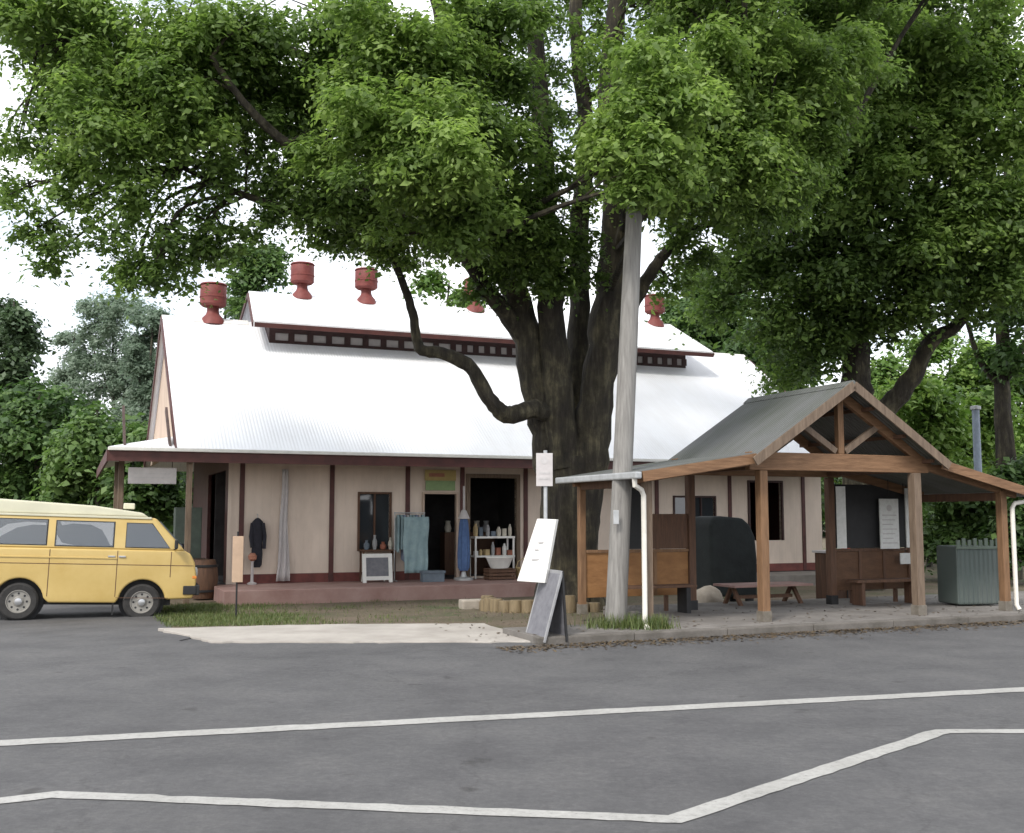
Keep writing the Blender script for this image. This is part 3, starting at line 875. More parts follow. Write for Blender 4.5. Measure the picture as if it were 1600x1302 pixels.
# white framed chalkboard under the window
def framed_board(name, label, cat, loc, rz, w_, h_, m_face, m_frame, lean=0.12, t_=.06):
    t = thing(name, label, cat, loc, rz)
    def P(x, z, y=0): return (x, y + z * lean, z)
    f = MB()
    f.bar(P(-w_ / 2, 0), P(-w_ / 2, h_), t_, .03, (0, -1, 0)).bar(P(w_ / 2, 0), P(w_ / 2, h_), t_, .03, (0, -1, 0))
    f.bar(P(-w_ / 2 + t_ / 2, .1), P(w_ / 2 - t_ / 2, .1), .03, t_).bar(P(-w_ / 2 + t_ / 2, h_ - t_ / 2), P(w_ / 2 - t_ / 2, h_ - t_ / 2), .03, t_)
    f.build('frame', m_frame, t, bevel=.004)
    MB().slab([P(-w_ / 2 + t_ / 2, .12), P(w_ / 2 - t_ / 2, .12), P(w_ / 2 - t_ / 2, h_ - t_), P(-w_ / 2 + t_ / 2, h_ - t_)], (0, .012, 0)).build('board', m_face, t)
    b = MB()
    for x in (-w_ / 2 + .04, w_ / 2 - .04):
        b.bar((x, h_ * lean + .02, h_ - .06), (x, h_ * lean * 2 + .22, 0), .03, .02, (0, 1, 0))
    b.build('rear_leg', m_frame, t)
    return t
framed_board('chalkboard', 'white framed dark chalkboard standing on the porch under the window', 'chalkboard', shed_pt(3.28, -0.75, FL), TH, .62, .66, M['grey_board'], M['white_board'], .15, .09)

# low table with pots below the window, cloth-hung rack, umbrella
t = sthing('side_table', 'dark low table with small pots below the shop window', 'table', 3.42, -0.22, FL)
MB().box(-.42, .42, -.16, .16, .70, .74).build('table_top', M['timber_dark'], t, bevel=.005)
for x in (-.38, .38):
    for y in (-.13, .13):
        MB().box(x - .02, x + .02, y - .02, y + .02, 0, .698).build('leg', M['timber_dark'], t)
for i, (x, h_, r_, mi) in enumerate(((-.28, .22, .07, 3), (-.08, .34, .06, 2), (.12, .18, .08, 1), (.30, .28, .06, 0))):
    p = shed_pt(3.42 + x, -0.22 + random.uniform(-.04, .04), FL + .742)
    o = MB().lathe([(r_ * .6, 0), (r_, h_ * .3), (r_ * .9, h_ * .6), (r_ * .4, h_ * .8), (r_ * .55, h_)], (0, 0, 0), 14).build('pot', M['goods'][mi], None, smooth_=True)
    o.location = p
    tag(o, ['squat slate pot at the left end of the low dark table', 'tall grey bottle-necked pot on the low dark table',
            'short rust brown pot on the low dark table', 'cream pot at the right end of the low dark table'][i], 'pot', 'pots on the table below the window')

t = sthing('clothes_rack', 'rack hung with pale teal cloth left of the dark doorway', 'clothes rack', 4.12, -0.45, FL)
fr = MB()
for x in (-.36, .36):
    fr.tube([(x, 0, .02), (x, 0, 1.62)], .014, 8).tube([(x, -.22, .02), (x, .22, .02)], .014, 8)
fr.tube([(-.38, 0, 1.6), (.38, 0, 1.6)], .014, 8)
fr.build('frame', M['galv'], t)
for k in range(9):
    x = -.30 + k * .075
    g_ = MB()
    zl = .35 + random.uniform(0, .5)
    wd = random.uniform(.16, .22)
    pts = []
    g_.slab([(x - .025, -wd * .45, 1.56), (x - .03, -wd, 1.46), (x - .035, -wd * .95, zl), (x - .01, wd * .9, zl + .05), (x, wd, 1.46), (x, wd * .45, 1.56)], (.05, .01, 0))
    g_.build('garment', [M['teal'], M['teal'], M['grey_blue'], M['linen']][k % 4], t, bevel=.012)
drape('cloth_banner', 'pale teal printed cloth displayed on the front of the rack beside the doorway', 'cloth', 4.2, -0.72, .35, 1.66, .62, .56, M['teal'], 3, .02)

t = sthing('patio_umbrella', 'folded blue umbrella standing right of the dark doorway', 'umbrella', 5.45, -0.55, FL)
MB().lathe([(.24, 0), (.24, .05), (.08, .08), (.05, .2)], (0, 0, 0), 20).build('base', M['galv'], t, smooth_=True)
MB().tube([(0, 0, .05), (0, 0, 2.25)], .025, 10).build('pole', M['linen'], t, smooth_=True)
c_ = MB()
vs_, fs_ = [], []
prof = [(.09, .22), (.13, .30), (.14, .6), (.125, 1.0), (.10, 1.35), (.07, 1.5)]
for r_, z in prof:
    for s in range(32):
        gg = 6.283 * s / 32
        rr = r_ * (1 + .13 * math.sin(gg * 8))
        vs_.append((rr * math.cos(gg), rr * math.sin(gg), z))
for k in range(len(prof) - 1):
    for s in range(32):
        fs_.append((k * 32 + s, k * 32 + (s + 1) % 32, (k + 1) * 32 + (s + 1) % 32, (k + 1) * 32 + s))
c_.add(vs_, fs_)
c_.build('canopy', M['blue'], t, smooth_=True)
MB().lathe([(.15, 1.46), (.11, 1.55), (.06, 1.66), (.03, 1.68)], (0, 0, 0), 18).build('collar', M['linen'], t, smooth_=True)

# goods in the open shop front
t = sthing('display_shelf', 'white display shelf of goods in the open shop front', 'shelf', 6.38, -0.12, FL)
MB().box(-.56, .50, -.22, .22, 0.98, 1.03).build('shelf', M['white_board'], t, bevel=.004)
MB().box(-.56, .50, -.22, .22, .52, .56).build('shelf', M['white_board'], t, bevel=.004)
for x in (-.54, .46):
    for y in (-.2, .2):
        MB().box(x - .02, x + .02, y - .02, y + .02, 0, .978).build('leg', M['white_board'], t)
words = ['cream', 'rust brown', 'grey', 'slate', 'straw coloured', 'white']
spots_ = []
for lvl, zz in ((0, 1.032), (1, .562)):
    for i in range(7):
        spots_.append((-.48 + i * .15, zz))
place_w = ['leftmost', 'second', 'third', 'middle', 'fifth', 'sixth', 'rightmost']
for i, (x, zz) in enumerate(spots_):
    mi = random.randrange(6)
    h_ = random.uniform(.12, .34); r_ = random.uniform(.045, .065)
    kind_ = i % 2
    if kind_ == 0:
        mb = MB().lathe([(r_ * .8, 0), (r_, h_ * .2), (r_, h_ * .7), (r_ * .5, h_ * .85), (r_ * .5, h_)], (0, 0, 0), 12); nm = 'jar'
        o = mb.build(nm, M['goods'][mi], None, smooth_=True)
    else:
        mb = MB().box(-r_, r_, -r_, r_, 0, h_ * .7).box(-r_ * 1.06, r_ * 1.06, -r_ * 1.06, r_ * 1.06, h_ * .7, h_ * .78); nm = 'gift_box'
        o = mb.build(nm, M['goods'][mi], None, bevel=.004)
    o.location = shed_pt(6.38 + x, -.12 + random.uniform(-.1, .05), FL + zz)
    o.rotation_euler = (0, 0, TH + random.uniform(-.3, .3))
    tag(o, '%s %s, %s along the %s of the white display shelf' % (words[mi], nm.replace('_', ' '), place_w[i % 7], 'upper board' if i < 7 else 'lower board'), nm.split('_')[-1], 'goods on the white display shelf')
# back-of-shop shelf showing in the dark
t = sthing('shop_cabinet', 'dark cabinet of wares deep inside the open shop front', 'cabinet', 6.4, 1.6, FL)
MB().box(-.7, .7, 0, .4, 0, 1.1).build('carcass', M['timber_dark'], t, bevel=.01)
for i in range(5):
    MB().lathe([(.07, 1.102), (.10, 1.2), (.06, 1.34), (.08, 1.4)], (-.55 + i * .27, .2, 0), 12).build('vase', M['goods'][(i * 2) % 6], t, smooth_=True)
# white tub on a crate in front of the shelf
t = sthing('crate_stand', 'dark slatted crate under the white tub by the shop front', 'crate', 6.30, -0.75, FL)
cr = MB()
for z in (.02, .10, .18):
    cr.box(-.34, .34, -.2, -.18, z, z + .06).box(-.34, .34, .18, .2, z, z + .06).box(-.34, -.32, -.178, .178, z, z + .06).box(.32, .34, -.178, .178, z, z + .06)
for x in (-.30, .30):
    for y in (-.16, .16):
        cr.box(x - .018, x + .018, y - .018, y + .018, 0, .25)
cr.box(-.34, .34, -.2, .2, .252, .27)
cr.build('slats', M['timber_dark'], t)
tb = MB().lathe([(.20, 0), (.24, .05), (.32, .24), (.34, .25), (.34, .27), (.29, .26), (.2, .08)], (0, 0, 0), 22, sx=1.05, sy=.6).build('tub', M['white_board'], None, smooth_=True)
tb.location = shed_pt(6.30, -.75, FL + .272); tb.rotation_euler = (0, 0, TH)
tag(tb, 'white oval tub standing on the dark crate before the shop front', 'tub')
t = sthing('basket', 'straw basket on the porch right of the white tub', 'basket', 6.95, -0.7, FL)
MB().lathe([(.15, 0), (.19, .1), (.21, .26), (.22, .28), (.2, .28), (.17, .08)], (0, 0, 0), 20).build('bowl', M['goods'][4], t, smooth_=True)
MB().tube([(-.2, 0, .27), (-.15, 0, .42), (0, 0, .5), (.15, 0, .42), (.2, 0, .27)], .012, 8).build('handle', M['goods'][4], t, smooth_=True)
t = sthing('planter', 'low grey trough planter on the porch between rack and doorway', 'planter', 4.55, -.9, FL)
MB().box(-.26, .26, -.12, .12, 0, .24).box(-.28, .28, -.14, .14, .2, .26).build('trough', M['goods'][3], t, bevel=.01)

# under the left skirt: barrel, old table, crate and leaning board
t = sthing('barrel', 'dark barrel standing under the left skirt roof behind the van', 'barrel', -0.55, -0.35, -.12)
MB().lathe([(.24, 0), (.29, .2), (.31, .42), (.29, .64), (.24, .84), (.22, .84), (.22, .8)], (0, 0, 0), 22).build('staves', M['timber_dark'], t, smooth_=True)
for z in (.14, .68):
    MB().lathe([(.285, z), (.30, z + .005), (.302, z + .05), (.285, z + .055)], (0, 0, 0), 22).build('hoop', M['black'], t, smooth_=True)
t = sthing('work_table', 'old grey work table under the left skirt roof', 'table', -1.0, 0.6, -.12)
MB().box(-.6, .6, -.35, .35, .78, .83).build('table_top', M['timber_old'], t, bevel=.006)
for x in (-.55, .55):
    for y in (-.3, .3):
        MB().box(x - .035, x + .035, y - .035, y + .035, 0, .778).build('leg', M['timber_old'], t)
o = MB().box(-.22, .22, -.16, .16, 0, .3).box(-.24, .24, -.18, .18, .3, .34).build('storage_box', M['dark_fabric'], None, bevel=.012)
o.location = shed_pt(-1.15, 0.6, .712); o.rotation_euler = (0, 0, TH + .2)
tag(o, 'dark lidded box on top of the old grey work table', 'box')
t = sthing('tall_locker', 'tall grey green locker standing inside the dark open end of the shed', 'locker', -0.75, 1.5, -.12)
MB().box(-.3, .3, -.25, .25, 0, 2.0).build('body', M['green_metal'], t, bevel=.01)
MB().box(-.28, .28, -.265, -.252, .05, 1.95).build('door', M['green_metal'], t, bevel=.004)
o = MB().box(-.5, .5, -.02, .02, 0, 1.1).build('leaning_board', M['linen'], None, bevel=.004)
o.location = shed_pt(-1.7, 1.2, -.13); o.rotation_euler = (-.12, 0, TH)
tag(o, 'pale plain board leaning under the skirt roof above the van nose', 'board')

# narrow orange sign on a thin stake in the grass
p = at(369, 956, 18.65)
t = thing('stake_sign', 'narrow pale orange sign board on a thin dark stake in the verge grass', 'sign', (p.x, p.y, terrain(p.x, p.y)), R(12))
MB().tube([(0, 0, -.1), (0, 0, 1.5)], .017, 8).build('stake', M['black'], t)
MB().box(-.085, .10, -.04, -.02, .62, 1.42).build('board', M['orange_sign'], t, bevel=.005)

# log edging round the foot of the big tree
t = thing('log_edging', 'low ring of yellowed upright logs edging the big tree foot', 'garden edging', (0.9, 20.3, -0.12))
for k in range(13):
    a = R(168 + k * 11.5)
    x, y = 1.25 * math.cos(a) - .15, 1.05 * math.sin(a)
    h_ = .28 + random.uniform(-.10, .10)
    MB().lathe([(.125, -.1), (.125, h_ - .02), (.11, h_)], (x, y, 0), 12).build('log', M['log'], t, smooth_=True)
t = thing('low_bench', 'low pale sandstone block lying beside the log edging', 'stone', (-0.6, 20.9, -0.14), .3)
MB().box(-.42, .42, -.18, .18, 0, .2).build('block', M['stone'], t, bevel=.03)

# ------------------------------------------------------------------ pavilion
pav = thing('timber_pavilion', 'open timber pavilion with grey gabled iron roof and two lower wing roofs', 'pavilion', PAV, TH)
G0 = 0.1
BV = 2.15
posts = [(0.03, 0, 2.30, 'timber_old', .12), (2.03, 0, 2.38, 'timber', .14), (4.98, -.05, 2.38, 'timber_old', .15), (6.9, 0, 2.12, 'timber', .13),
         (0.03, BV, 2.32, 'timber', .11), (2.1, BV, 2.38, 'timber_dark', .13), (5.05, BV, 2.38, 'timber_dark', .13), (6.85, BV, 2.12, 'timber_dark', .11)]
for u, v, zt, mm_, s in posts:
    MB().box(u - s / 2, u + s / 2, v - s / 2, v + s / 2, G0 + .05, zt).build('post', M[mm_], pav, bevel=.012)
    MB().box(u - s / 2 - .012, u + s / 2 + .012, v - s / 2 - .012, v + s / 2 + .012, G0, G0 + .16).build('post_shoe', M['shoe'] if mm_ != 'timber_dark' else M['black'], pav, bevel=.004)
# beams
for v in (0.0, BV):
    MB().box(1.78, 5.28, v - .06, v + .06, 2.385, 2.66).build('tie_beam', M['timber_x'], pav, bevel=.012)
for u in (2.03, 5.0):
    MB().box(u - .05, u + .05, .065, BV - .065, 2.40, 2.6).build('plate_beam', M['timber_dark'], pav, bevel=.01)
for v in (0.0, BV):
    MB().bar((-.12, v - .0, 2.235), (1.775, v, 2.52), .09, .15).build('wing_beam', M['timber_x'], pav, bevel=.008)
    MB().bar((7.22, v, 2.06), (5.285, v, 2.50), .09, .15).build('wing_beam', M['timber_x'], pav, bevel=.008)
for u, z in ((0.03, 2.20), (6.9, 2.03)):
    MB().box(u - .045, u + .045, .06, BV - .06, z - .09, z + .05).build('plate_beam', M['timber_dark'], pav, bevel=.008)
# front and rear trusses
AP, AZ = 3.53, 3.72
for v in (0.0, BV):
    for s in (-1, 1):
        MB().bar((AP + s * 1.80, v, 2.50), (AP, v, AZ - .09), .085, .15).build('rafter', M['timber_x'], pav, bevel=.008)
    MB().box(AP - .055, AP + .055, v - .05, v + .05, 2.662, 3.52).build('king_post', M['timber'], pav, bevel=.008)
    for s in (-1, 1):
        MB().bar((AP + s * .09, v, 2.70), (AP + s * .80, v, 3.15), .08, .10).build('strut', M['timber_old'], pav, bevel=.008)
# purlins
for s in (-1, 1):
    for f_ in (.25, .6, .92):
        MB().box(AP + s * 1.78 * f_ - .03, AP + s * 1.78 * f_ + .03, -.28, BV + .2, AZ - .015 - f_ * 1.2 - .055, AZ - .015 - f_ * 1.2 - .0).build('purlin', M['timber_dark'], pav)
# roofs
def roof_plane(name, a, b, c, d_, m_, th=.03):
    n_ = (Vector(b) - Vector(a)).cross(Vector(d_) - Vector(a)).normalized()
    if n_.z < 0: n_ = -n_
    return MB().slab([a, b, c, d_], -n_ * th).build(name, m_, pav)
roof_plane('gable_roof', (AP, -.36, AZ + .05), (AP - 1.86, -.36, 2.545), (AP - 1.86, BV + .25, 2.545), (AP, BV + .25, AZ + .05), M['grey_roof'])
roof_plane('gable_roof', (AP + .001, -.36, AZ + .05), (AP + 1.86, -.36, 2.545), (AP + 1.86, BV + .25, 2.545), (AP + .001, BV + .25, AZ + .05), M['grey_roof'])
for s in (-1, 1):
    MB().bar((AP + s * 1.88, -.385, 2.49), (AP, -.385, AZ - .005), .03, .14).build('barge_board', M['timber_old'], pav, bevel=.004)
rc = MB().slab([(AP - .12, -.38, AZ - .02), (AP, -.38, AZ + .08), (AP + .12, -.38, AZ - .02)], (0, BV + .66, 0))
rc.build('ridge_cap', M['grey_roof'], pav)
roof_plane('wing_roof', (-.22, -.28, 2.325), (1.70, -.28, 2.63), (1.70, BV + .2, 2.63), (-.22, BV + .2, 2.325), M['grey_roof'])
roof_plane('wing_roof', (7.38, -.28, 2.13), (5.36, -.28, 2.60), (5.36, BV + .2, 2.60), (7.38, BV + .2, 2.13), M['grey_roof'])
MB().bar((-.2, -.30, 2.245), (1.74, -.30, 2.545), .03, .15).build('fascia_board', M['timber_x'], pav, bevel=.004)
MB().bar((7.36, -.30, 2.05), (5.34, -.30, 2.515), .03, .15).build('fascia_board', M['timber_x'], pav, bevel=.004)
gt = MB().box(-.33, -.225, -.32, BV + .25, 2.215, 2.315)
gt.build('gutter', M['galv'], pav, bevel=.02)
gt = MB().box(7.385, 7.49, -.32, BV + .25, 2.02, 2.12)
gt.build('gutter', M['galv'], pav, bevel=.02)
MB().tube([(-.28, -.2, 2.22), (-.27, -.19, 2.12), (-.13, -.13, 2.06), (-.09, -.12, 1.98), (-.09, -.12, .22), (-.10, -.16, .14), (-.16, -.3, .12)], .038, 12).build('downpipe', M['pvc'], pav, smooth_=True)
MB().tube([(7.43, -.2, 2.03), (7.4, -.18, 1.95), (7.10, -.10, 1.90), (7.05, -.09, 1.82), (7.05, -.09, .2), (7.06, -.14, .12)], .038, 12).build('downpipe', M['pvc'], pav, smooth_=True)
# half-height panels of the left wing (rear and outer side) and right wing
def panel(u0, u1, v0, v1, z0, z1, m_, frame):
    MB().box(u0, u1, v0, v1, z0, z1).build('half_panel', m_, pav, bevel=.004)
    if abs(u1 - u0) > abs(v1 - v0):
        MB().box(u0, u1, v0 - .025, v1 + .02, z1 + .003, z1 + .05).build('rail', frame, pav, bevel=.005)
        for k in range(1, 3):
            c = u0 + (u1 - u0) * k / 3
            MB().box(c - .03, c + .03, v0 - .02, v0 - .001, z0, z1).build('cover_strip', frame, pav)
    else:
        MB().box(u0 - .02, u1 + .02, v0, v1, z1 + .003, z1 + .05).build('rail', frame, pav, bevel=.005)
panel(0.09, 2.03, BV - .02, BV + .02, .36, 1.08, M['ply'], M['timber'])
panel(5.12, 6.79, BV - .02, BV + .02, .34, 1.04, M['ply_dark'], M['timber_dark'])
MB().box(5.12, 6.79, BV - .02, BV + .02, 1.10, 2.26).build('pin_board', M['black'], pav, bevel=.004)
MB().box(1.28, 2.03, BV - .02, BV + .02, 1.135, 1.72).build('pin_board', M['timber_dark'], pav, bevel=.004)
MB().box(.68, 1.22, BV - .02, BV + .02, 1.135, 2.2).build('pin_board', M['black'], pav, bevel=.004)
for u in (0.65, 1.25):
    MB().box(u - .025, u + .025, BV - .025, BV + .025, 1.135, 2.3).build('mullion', M['timber_old'], pav)
for u in (0.55, 1.6, 5.5, 6.5):
    MB().box(u - .03, u + .03, BV - .03, BV + .03, G0, .358 if u < 3 else .338).build('panel_leg', M['timber_dark'], pav)
# bench along the left wing
def pthing(name, label, cat, u, v, z=G0, rz_=0.0, group=None):
    return thing(name, label, cat, pl(u, v, z), TH + rz_, group)
t = pthing('bench', 'dark slatted bench inside the left wing of the pavilion', 'bench', 1.1, 1.75)
MB().box(-.75, .75, -.18, -.03, .42, .46).box(-.75, .75, .0, .15, .42, .46).build('seat', M['timber_dark'], t, bevel=.005)
for x in (-.6, .6):
    MB().box(x - .04, x + .04, -.16, .14, 0, .418).build('leg', M['black'], t, bevel=.005)
t = pthing('bench', 'dark bench below the notice sheets in the right wing of the pavilion', 'bench', 5.95, 1.8)
MB().box(-.75, .75, -.16, .16, .40, .45).build('seat', M['timber_dark'], t, bevel=.006)
for x in (-.6, .6):
    MB().box(x - .035, x + .035, -.14, .14, 0, .398).build('leg', M['timber_dark'], t, bevel=.005)

# notice sheets hung in the right wing
def notice(label, u, v, z0, z1, w_, tilt, marks=0):
    t = pthing('notice_board', label, 'notice', u, v, z0, tilt, 'notice sheets in the right wing')
    h_ = z1 - z0
    MB().box(-w_ / 2, w_ / 2, -.012, .012, 0, h_).build('sheet', M['paper'], t, bevel=.003)
    if marks:
        mk = MB()
        mk.lathe([(.06, -.0150), (.06, -.0125)], (0, 0, h_ - .17), 18, axis='y')
        for k in range(marks):
            mk.box(-w_ * .38, w_ * (.38 - .1 * (k % 3)), -.0150, -.0125, h_ * .66 - k * .085, h_ * .66 - k * .085 + .02)
        mk.build('print', M['faint'], t)
    MB().tube([(0, 0, h_), (0, 0, 2.36 - z0)], .006, 6).build('cord', M['black'], t)
    return t
notice('narrow white sheet hung at the left post of the right wing', 5.22, BV - .1, 1.1, 2.22, .17, -.5)
notice('broad white notice sheet with a round mark hung in the right wing', 6.30, BV - .12, 1.08, 2.0, .44, 0, 7)
notice('thin pale strip hung beside the far right rear post', 6.70, BV - .15, 1.1, 2.2, .07, 0)
notice('small white card low below the broad notice sheet', 6.58, BV - .2, .80, 1.0, .24, 0)

# picnic table in the middle bay
t = pthing('picnic_table', 'low pinkish plank table in the middle bay of the pavilion', 'table', 4.0, 2.75, -0.0)
for k in range(4):
    MB().box(-.85, .85, -.34 + k * .175, -.34 + k * .175 + .165, .42, .46).build('plank', M['pink_floor'], t, bevel=.006)
for x in (-.65, .65):
    lg = MB().bar((x, -.3, 0), (x, .02, .418), .05, .07, (1, 0, 0)).bar((x, .34, 0), (x, .05, .418), .05, .07, (1, 0, 0))
    lg.build('leg', M['timber_dark'], t)
MB().box(-.62, .62, -.02, .05, .2, .26).build('stretcher', M['timber_dark'], t)

# tarpaulin-covered barbecue between pavilion and shed
t = thing('covered_barbecue', 'large dark barbecue under a black cover behind the middle bay', 'barbecue', (4.35, 21.9, -.1), TH)
prof = [(-.56, .18), (.54, .12), (.56, .9), (.52, 1.35), (.40, 1.6), (.22, 1.74), (-.3, 1.78), (-.5, 1.76), (-.57, 1.6)]
cv = MB().slab([(x, -.4, z) for x, z in prof], (0, .8, 0))
cv.build('cover', M['tarp'], t, bevel=.07, seg=3, smooth_=True)
for x in (-.42, .42):
    for y in (-.28, .28):
        MB().lathe([(.07, 0), (.09, .02), (.09, .13), (.07, .15)], (x, y, 0), 14).build('foot', M['black'], t)
def boulder(label, loc, s):
    bm = bmesh.new()
    bmesh.ops.create_icosphere(bm, subdivisions=3, radius=1)
    for v in bm.verts:
        c = v.co
        k = 1 + .14 * math.sin(3.1 * c.x + 1) * math.cos(2.7 * c.y) + .08 * math.sin(6 * c.z + 4 * c.x)
        v.co = Vector((c.x * s[0] * k, c.y * s[1] * k, max(-.35, c.z) * s[2] * k))
    for f in bm.faces: f.smooth = True
    me = bpy.data.meshes.new('boulder'); bm.to_mesh(me); bm.free()
    me.materials.append(M['stone'])
    o = bpy.data.objects.new('boulder', me); col.objects.link(o)
    o.location = loc; o.rotation_euler = (0, 0, .5)
    return tag(o, label, 'boulder')
boulder('pale rounded boulder lying in front of the dark covered barbecue', (3.68, 20.3, .06), (.40, .33, .27))

# things in the right wing
t = pthing('water_tank', 'dull green corrugated tank standing in the right wing', 'tank', 7.28, 1.15, G0, -.2)
MB().box(-.43, .43, -.32, .32, .02, 1.05).build('body', M['green_sheet'], t, bevel=.05, seg=3)
tp = MB()
for k in range(8):
    x = -.43 + k * .11
    tp.box(x, x + .07, -.33, -.30, 1.0, 1.16 + .03 * (k % 2))
tp.box(-.45, .45, -.345, -.332, 1.0, 1.05)
tp.build('picket_rim', M['green_metal'], t, bevel=.006)
t = pthing('cabinet', 'dark low cabinet with pale top by the right rear post', 'cabinet', 6.25, 3.4, 0)
MB().box(-.4, .4, -.22, .22, .06, .96).build('body', M['timber_dark'], t, bevel=.008)
MB().box(-.44, .44, -.26, .26, .965, 1.01).build('top', M['linen'], t, bevel=.006)
MB().box(-.01, .01, -.235, -.222, .1, .92).build('door_gap', M['black'], t)
t = pthing('petrol_sign', 'small red and white upright panel standing on the cabinet', 'sign', 6.98, 3.4, 1.012)
MB().box(-.62, -.46, -.03, .03, 0, .62).build('panel', M['red_sign'], t, bevel=.006)
MB().box(-.57, -.50, -.036, -.032, .06, .56).build('stripe', M['linen'], t)

# ------------------------------------------------------------------ pole, street sign, boards
p0 = Vector((1.50, 15.55, 0.02))
t = thing('utility_pole', 'tall weathered grey timber power pole leaning slightly before the big tree', 'pole', p0)
zz = [-.3, 0, .6, 1.5, 3, 4.2, 5.2, 6.1, 6.9]
top = at(992, 310, 15.9) - p0
MB().tube([(top.x * z / top.z, top.y * z / top.z, z) for z in zz], [.165, .16, .155, .15, .145, .14, .135, .128, .12], 20, .012).build('shaft', M['pole_wood'], t, smooth_=True)
MB().box(-.03, .05, -.175, -.160, 1.55, 1.75).build('number_plate', M['galv'], t, bevel=.004)

p = at(853, 1000, 14.75)
post_xy = (p.x, p.y)
t = thing('street_sign', 'thin grey post with a small white plate beside the big tree', 'sign', (p.x, p.y, .0))
MB().tube([(0, 0, -.1), (0, 0, 2.6)], .028, 10).build('post', M['galv'], t, smooth_=True)
MB().box(-.13, .10, -.045, -.03, 2.10, 2.56).build('plate', M['linen'], t, bevel=.004)
mk = MB()
mk.lathe([(.055, -.0485), (.055, -.0455)], (-.015, 0, 2.46), 20, axis='y')
mk.box(-.09, .06, -.0485, -.0455, 2.27, 2.30).box(-.09, .06, -.0485, -.0455, 2.19, 2.22)
mk.build('lettering', M['faint'], t)
# white board tied slanting to the post
t = thing('white_board', 'blank white painted board tied slanting to the thin street post', 'board', (p.x, p.y - .08, 0))
c0 = Vector((-.40, -.05, .80)); c1 = Vector((-.02, -.16, .78)); c2 = Vector((.14, -.13, 1.64)); c3 = Vector((-.12, -.02, 1.65))
MB().slab([c0, c1, c2, c3], (.035, .05, 0)).build('panel', M['white_board'], t, bevel=.006)
MB().tube([(-.06, .02, 1.2), (0, .05, 1.22)], .02, 8).tube([(0.02, 0, 1.5), (0, .06, 1.52)], .02, 8).build('bracket', M['galv'], t)
for s in ((.45, .35, .10), (.50, .62, .07), (.4, .5, .05)):
    a_ = c0.lerp(c1, s[0]); b_ = c3.lerp(c2, s[0]); q = a_.lerp(b_, s[1])
    MB().slab([q + Vector((-s[2] / 2, .005, 0)), q + Vector((s[2] / 2, -.010, 0)), q + Vector((s[2] / 2 + .004, -.010, .018)), q + Vector((-s[2] / 2 + .004, .005, .018))], (-.003, -.006, 0)).build('lettering', M['faint'], t)
# grey sandwich board at the kerb
A = Vector((.18, 14.70, .0)); B = Vector((.43, 14.12, .0))
mid = (A + B) / 2
t = thing('sandwich_board', 'grey A-frame sandwich board with pale frame at the end of the driveway', 'sandwich board', (mid.x, mid.y, .024))
wv = (B - A) / 2
ln = Vector((wv.y, -wv.x, 0)).normalized()      # towards the left face's outside
if ln.x > 0: ln = -ln
for sgn, nm_ in ((1, 'face'), (-1, 'face')):
    foot = ln * (0.0 if sgn > 0 else -.33)
    topc = Vector((0, 0, .93)) - ln * .27
    def q(a, h_): return foot.lerp(topc, h_) + wv * a
    MB().slab([q(-.9, .06), q(.9, .06), q(.9, .97), q(-.9, .97)], ln * (.012 * sgn)).build('panel', M['grey_board'], t)
    f = MB()
    f.bar(q(-.95, 0), q(-.95, 1), .035, .03, ln).bar(q(.95, 0), q(.95, 1), .035, .03, ln)
    f.bar(q(-.9, .04), q(.9, .04), .035, .06).bar(q(-.9, .98), q(.9, .98), .035, .05)
    f.build('frame', M['frame_grey'] if sgn > 0 else M['black'], t, bevel=.005)

# ------------------------------------------------------------------ the yellow van
VA = R(20)
pr = at(33, 958, 18.5)
van = thing('camper_van', 'faded yellow camper van with cream pop-top roof parked on the left side street', 'van', (0, 0, 0), 0)
WB = 2.03
fw = Vector((math.cos(VA), math.sin(VA), 0))
rear = Vector((-8.59, 18.55, 0)); rear.z = terrain(rear.x, rear.y) + .0
front = rear + fw * WB
front.z = terrain(front.x, front.y) - .07
pitch = math.atan2(rear.z - front.z + .0, WB)
# origin at front near wheel contact; local x forward, y across (0 near side, +1.6 far side), z up
van.location = (front.x, front.y, front.z)
van.rotation_euler = (0, pitch, VA)
W = 1.60
def arc(cx, cz, r, a0, a1, n=14):
    return [(cx + r * math.cos(R(a0 + (a1 - a0) * k / n)), cz + r * math.sin(R(a0 + (a1 - a0) * k / n))) for k in range(n + 1)]
WR = .325
lower = [(-2.86, .46), (-2.93, .60), (-2.95, 1.0), (-2.92, 1.26), (.70, 1.26), (.80, 1.20), (.88, 1.05), (.92, .80), (.92, .50), (.86, .40), (.45, .38)]
lower += arc(0, .33, .40, 8, 172)
lower += [(-.45, .31), (-1.55, .31)]
lower += arc(-WB, .33, .40, 8, 172)
lower += [(-2.5, .40)]
bd = MB().slab([(x, 0, z) for x, z in lower], (0, W, 0))
body = bd.build('body', M['van_yellow'], van, bevel=.035, seg=3, smooth_=True)
# cabin from the belt line up, tapering inwards
cab = MB()
belt = [(-2.90, .025), (.70, .025), (.70, W - .025), (-2.90, W - .025)]
roofp = [(-2.80, .13), (.16, .13), (.16, W - .13), (-2.80, W - .13)]
cab.add([(x, y, 1.258) for x, y in belt] + [(x, y, 1.84) for x, y in roofp],
        [(0, 3, 2, 1), (4, 5, 6, 7), (0, 1, 5, 4), (1, 2, 6, 5), (2, 3, 7, 6), (3, 0, 4, 7)])
cab.build('cabin', M['van_yellow'], van, bevel=.05, seg=3, smooth_=True)
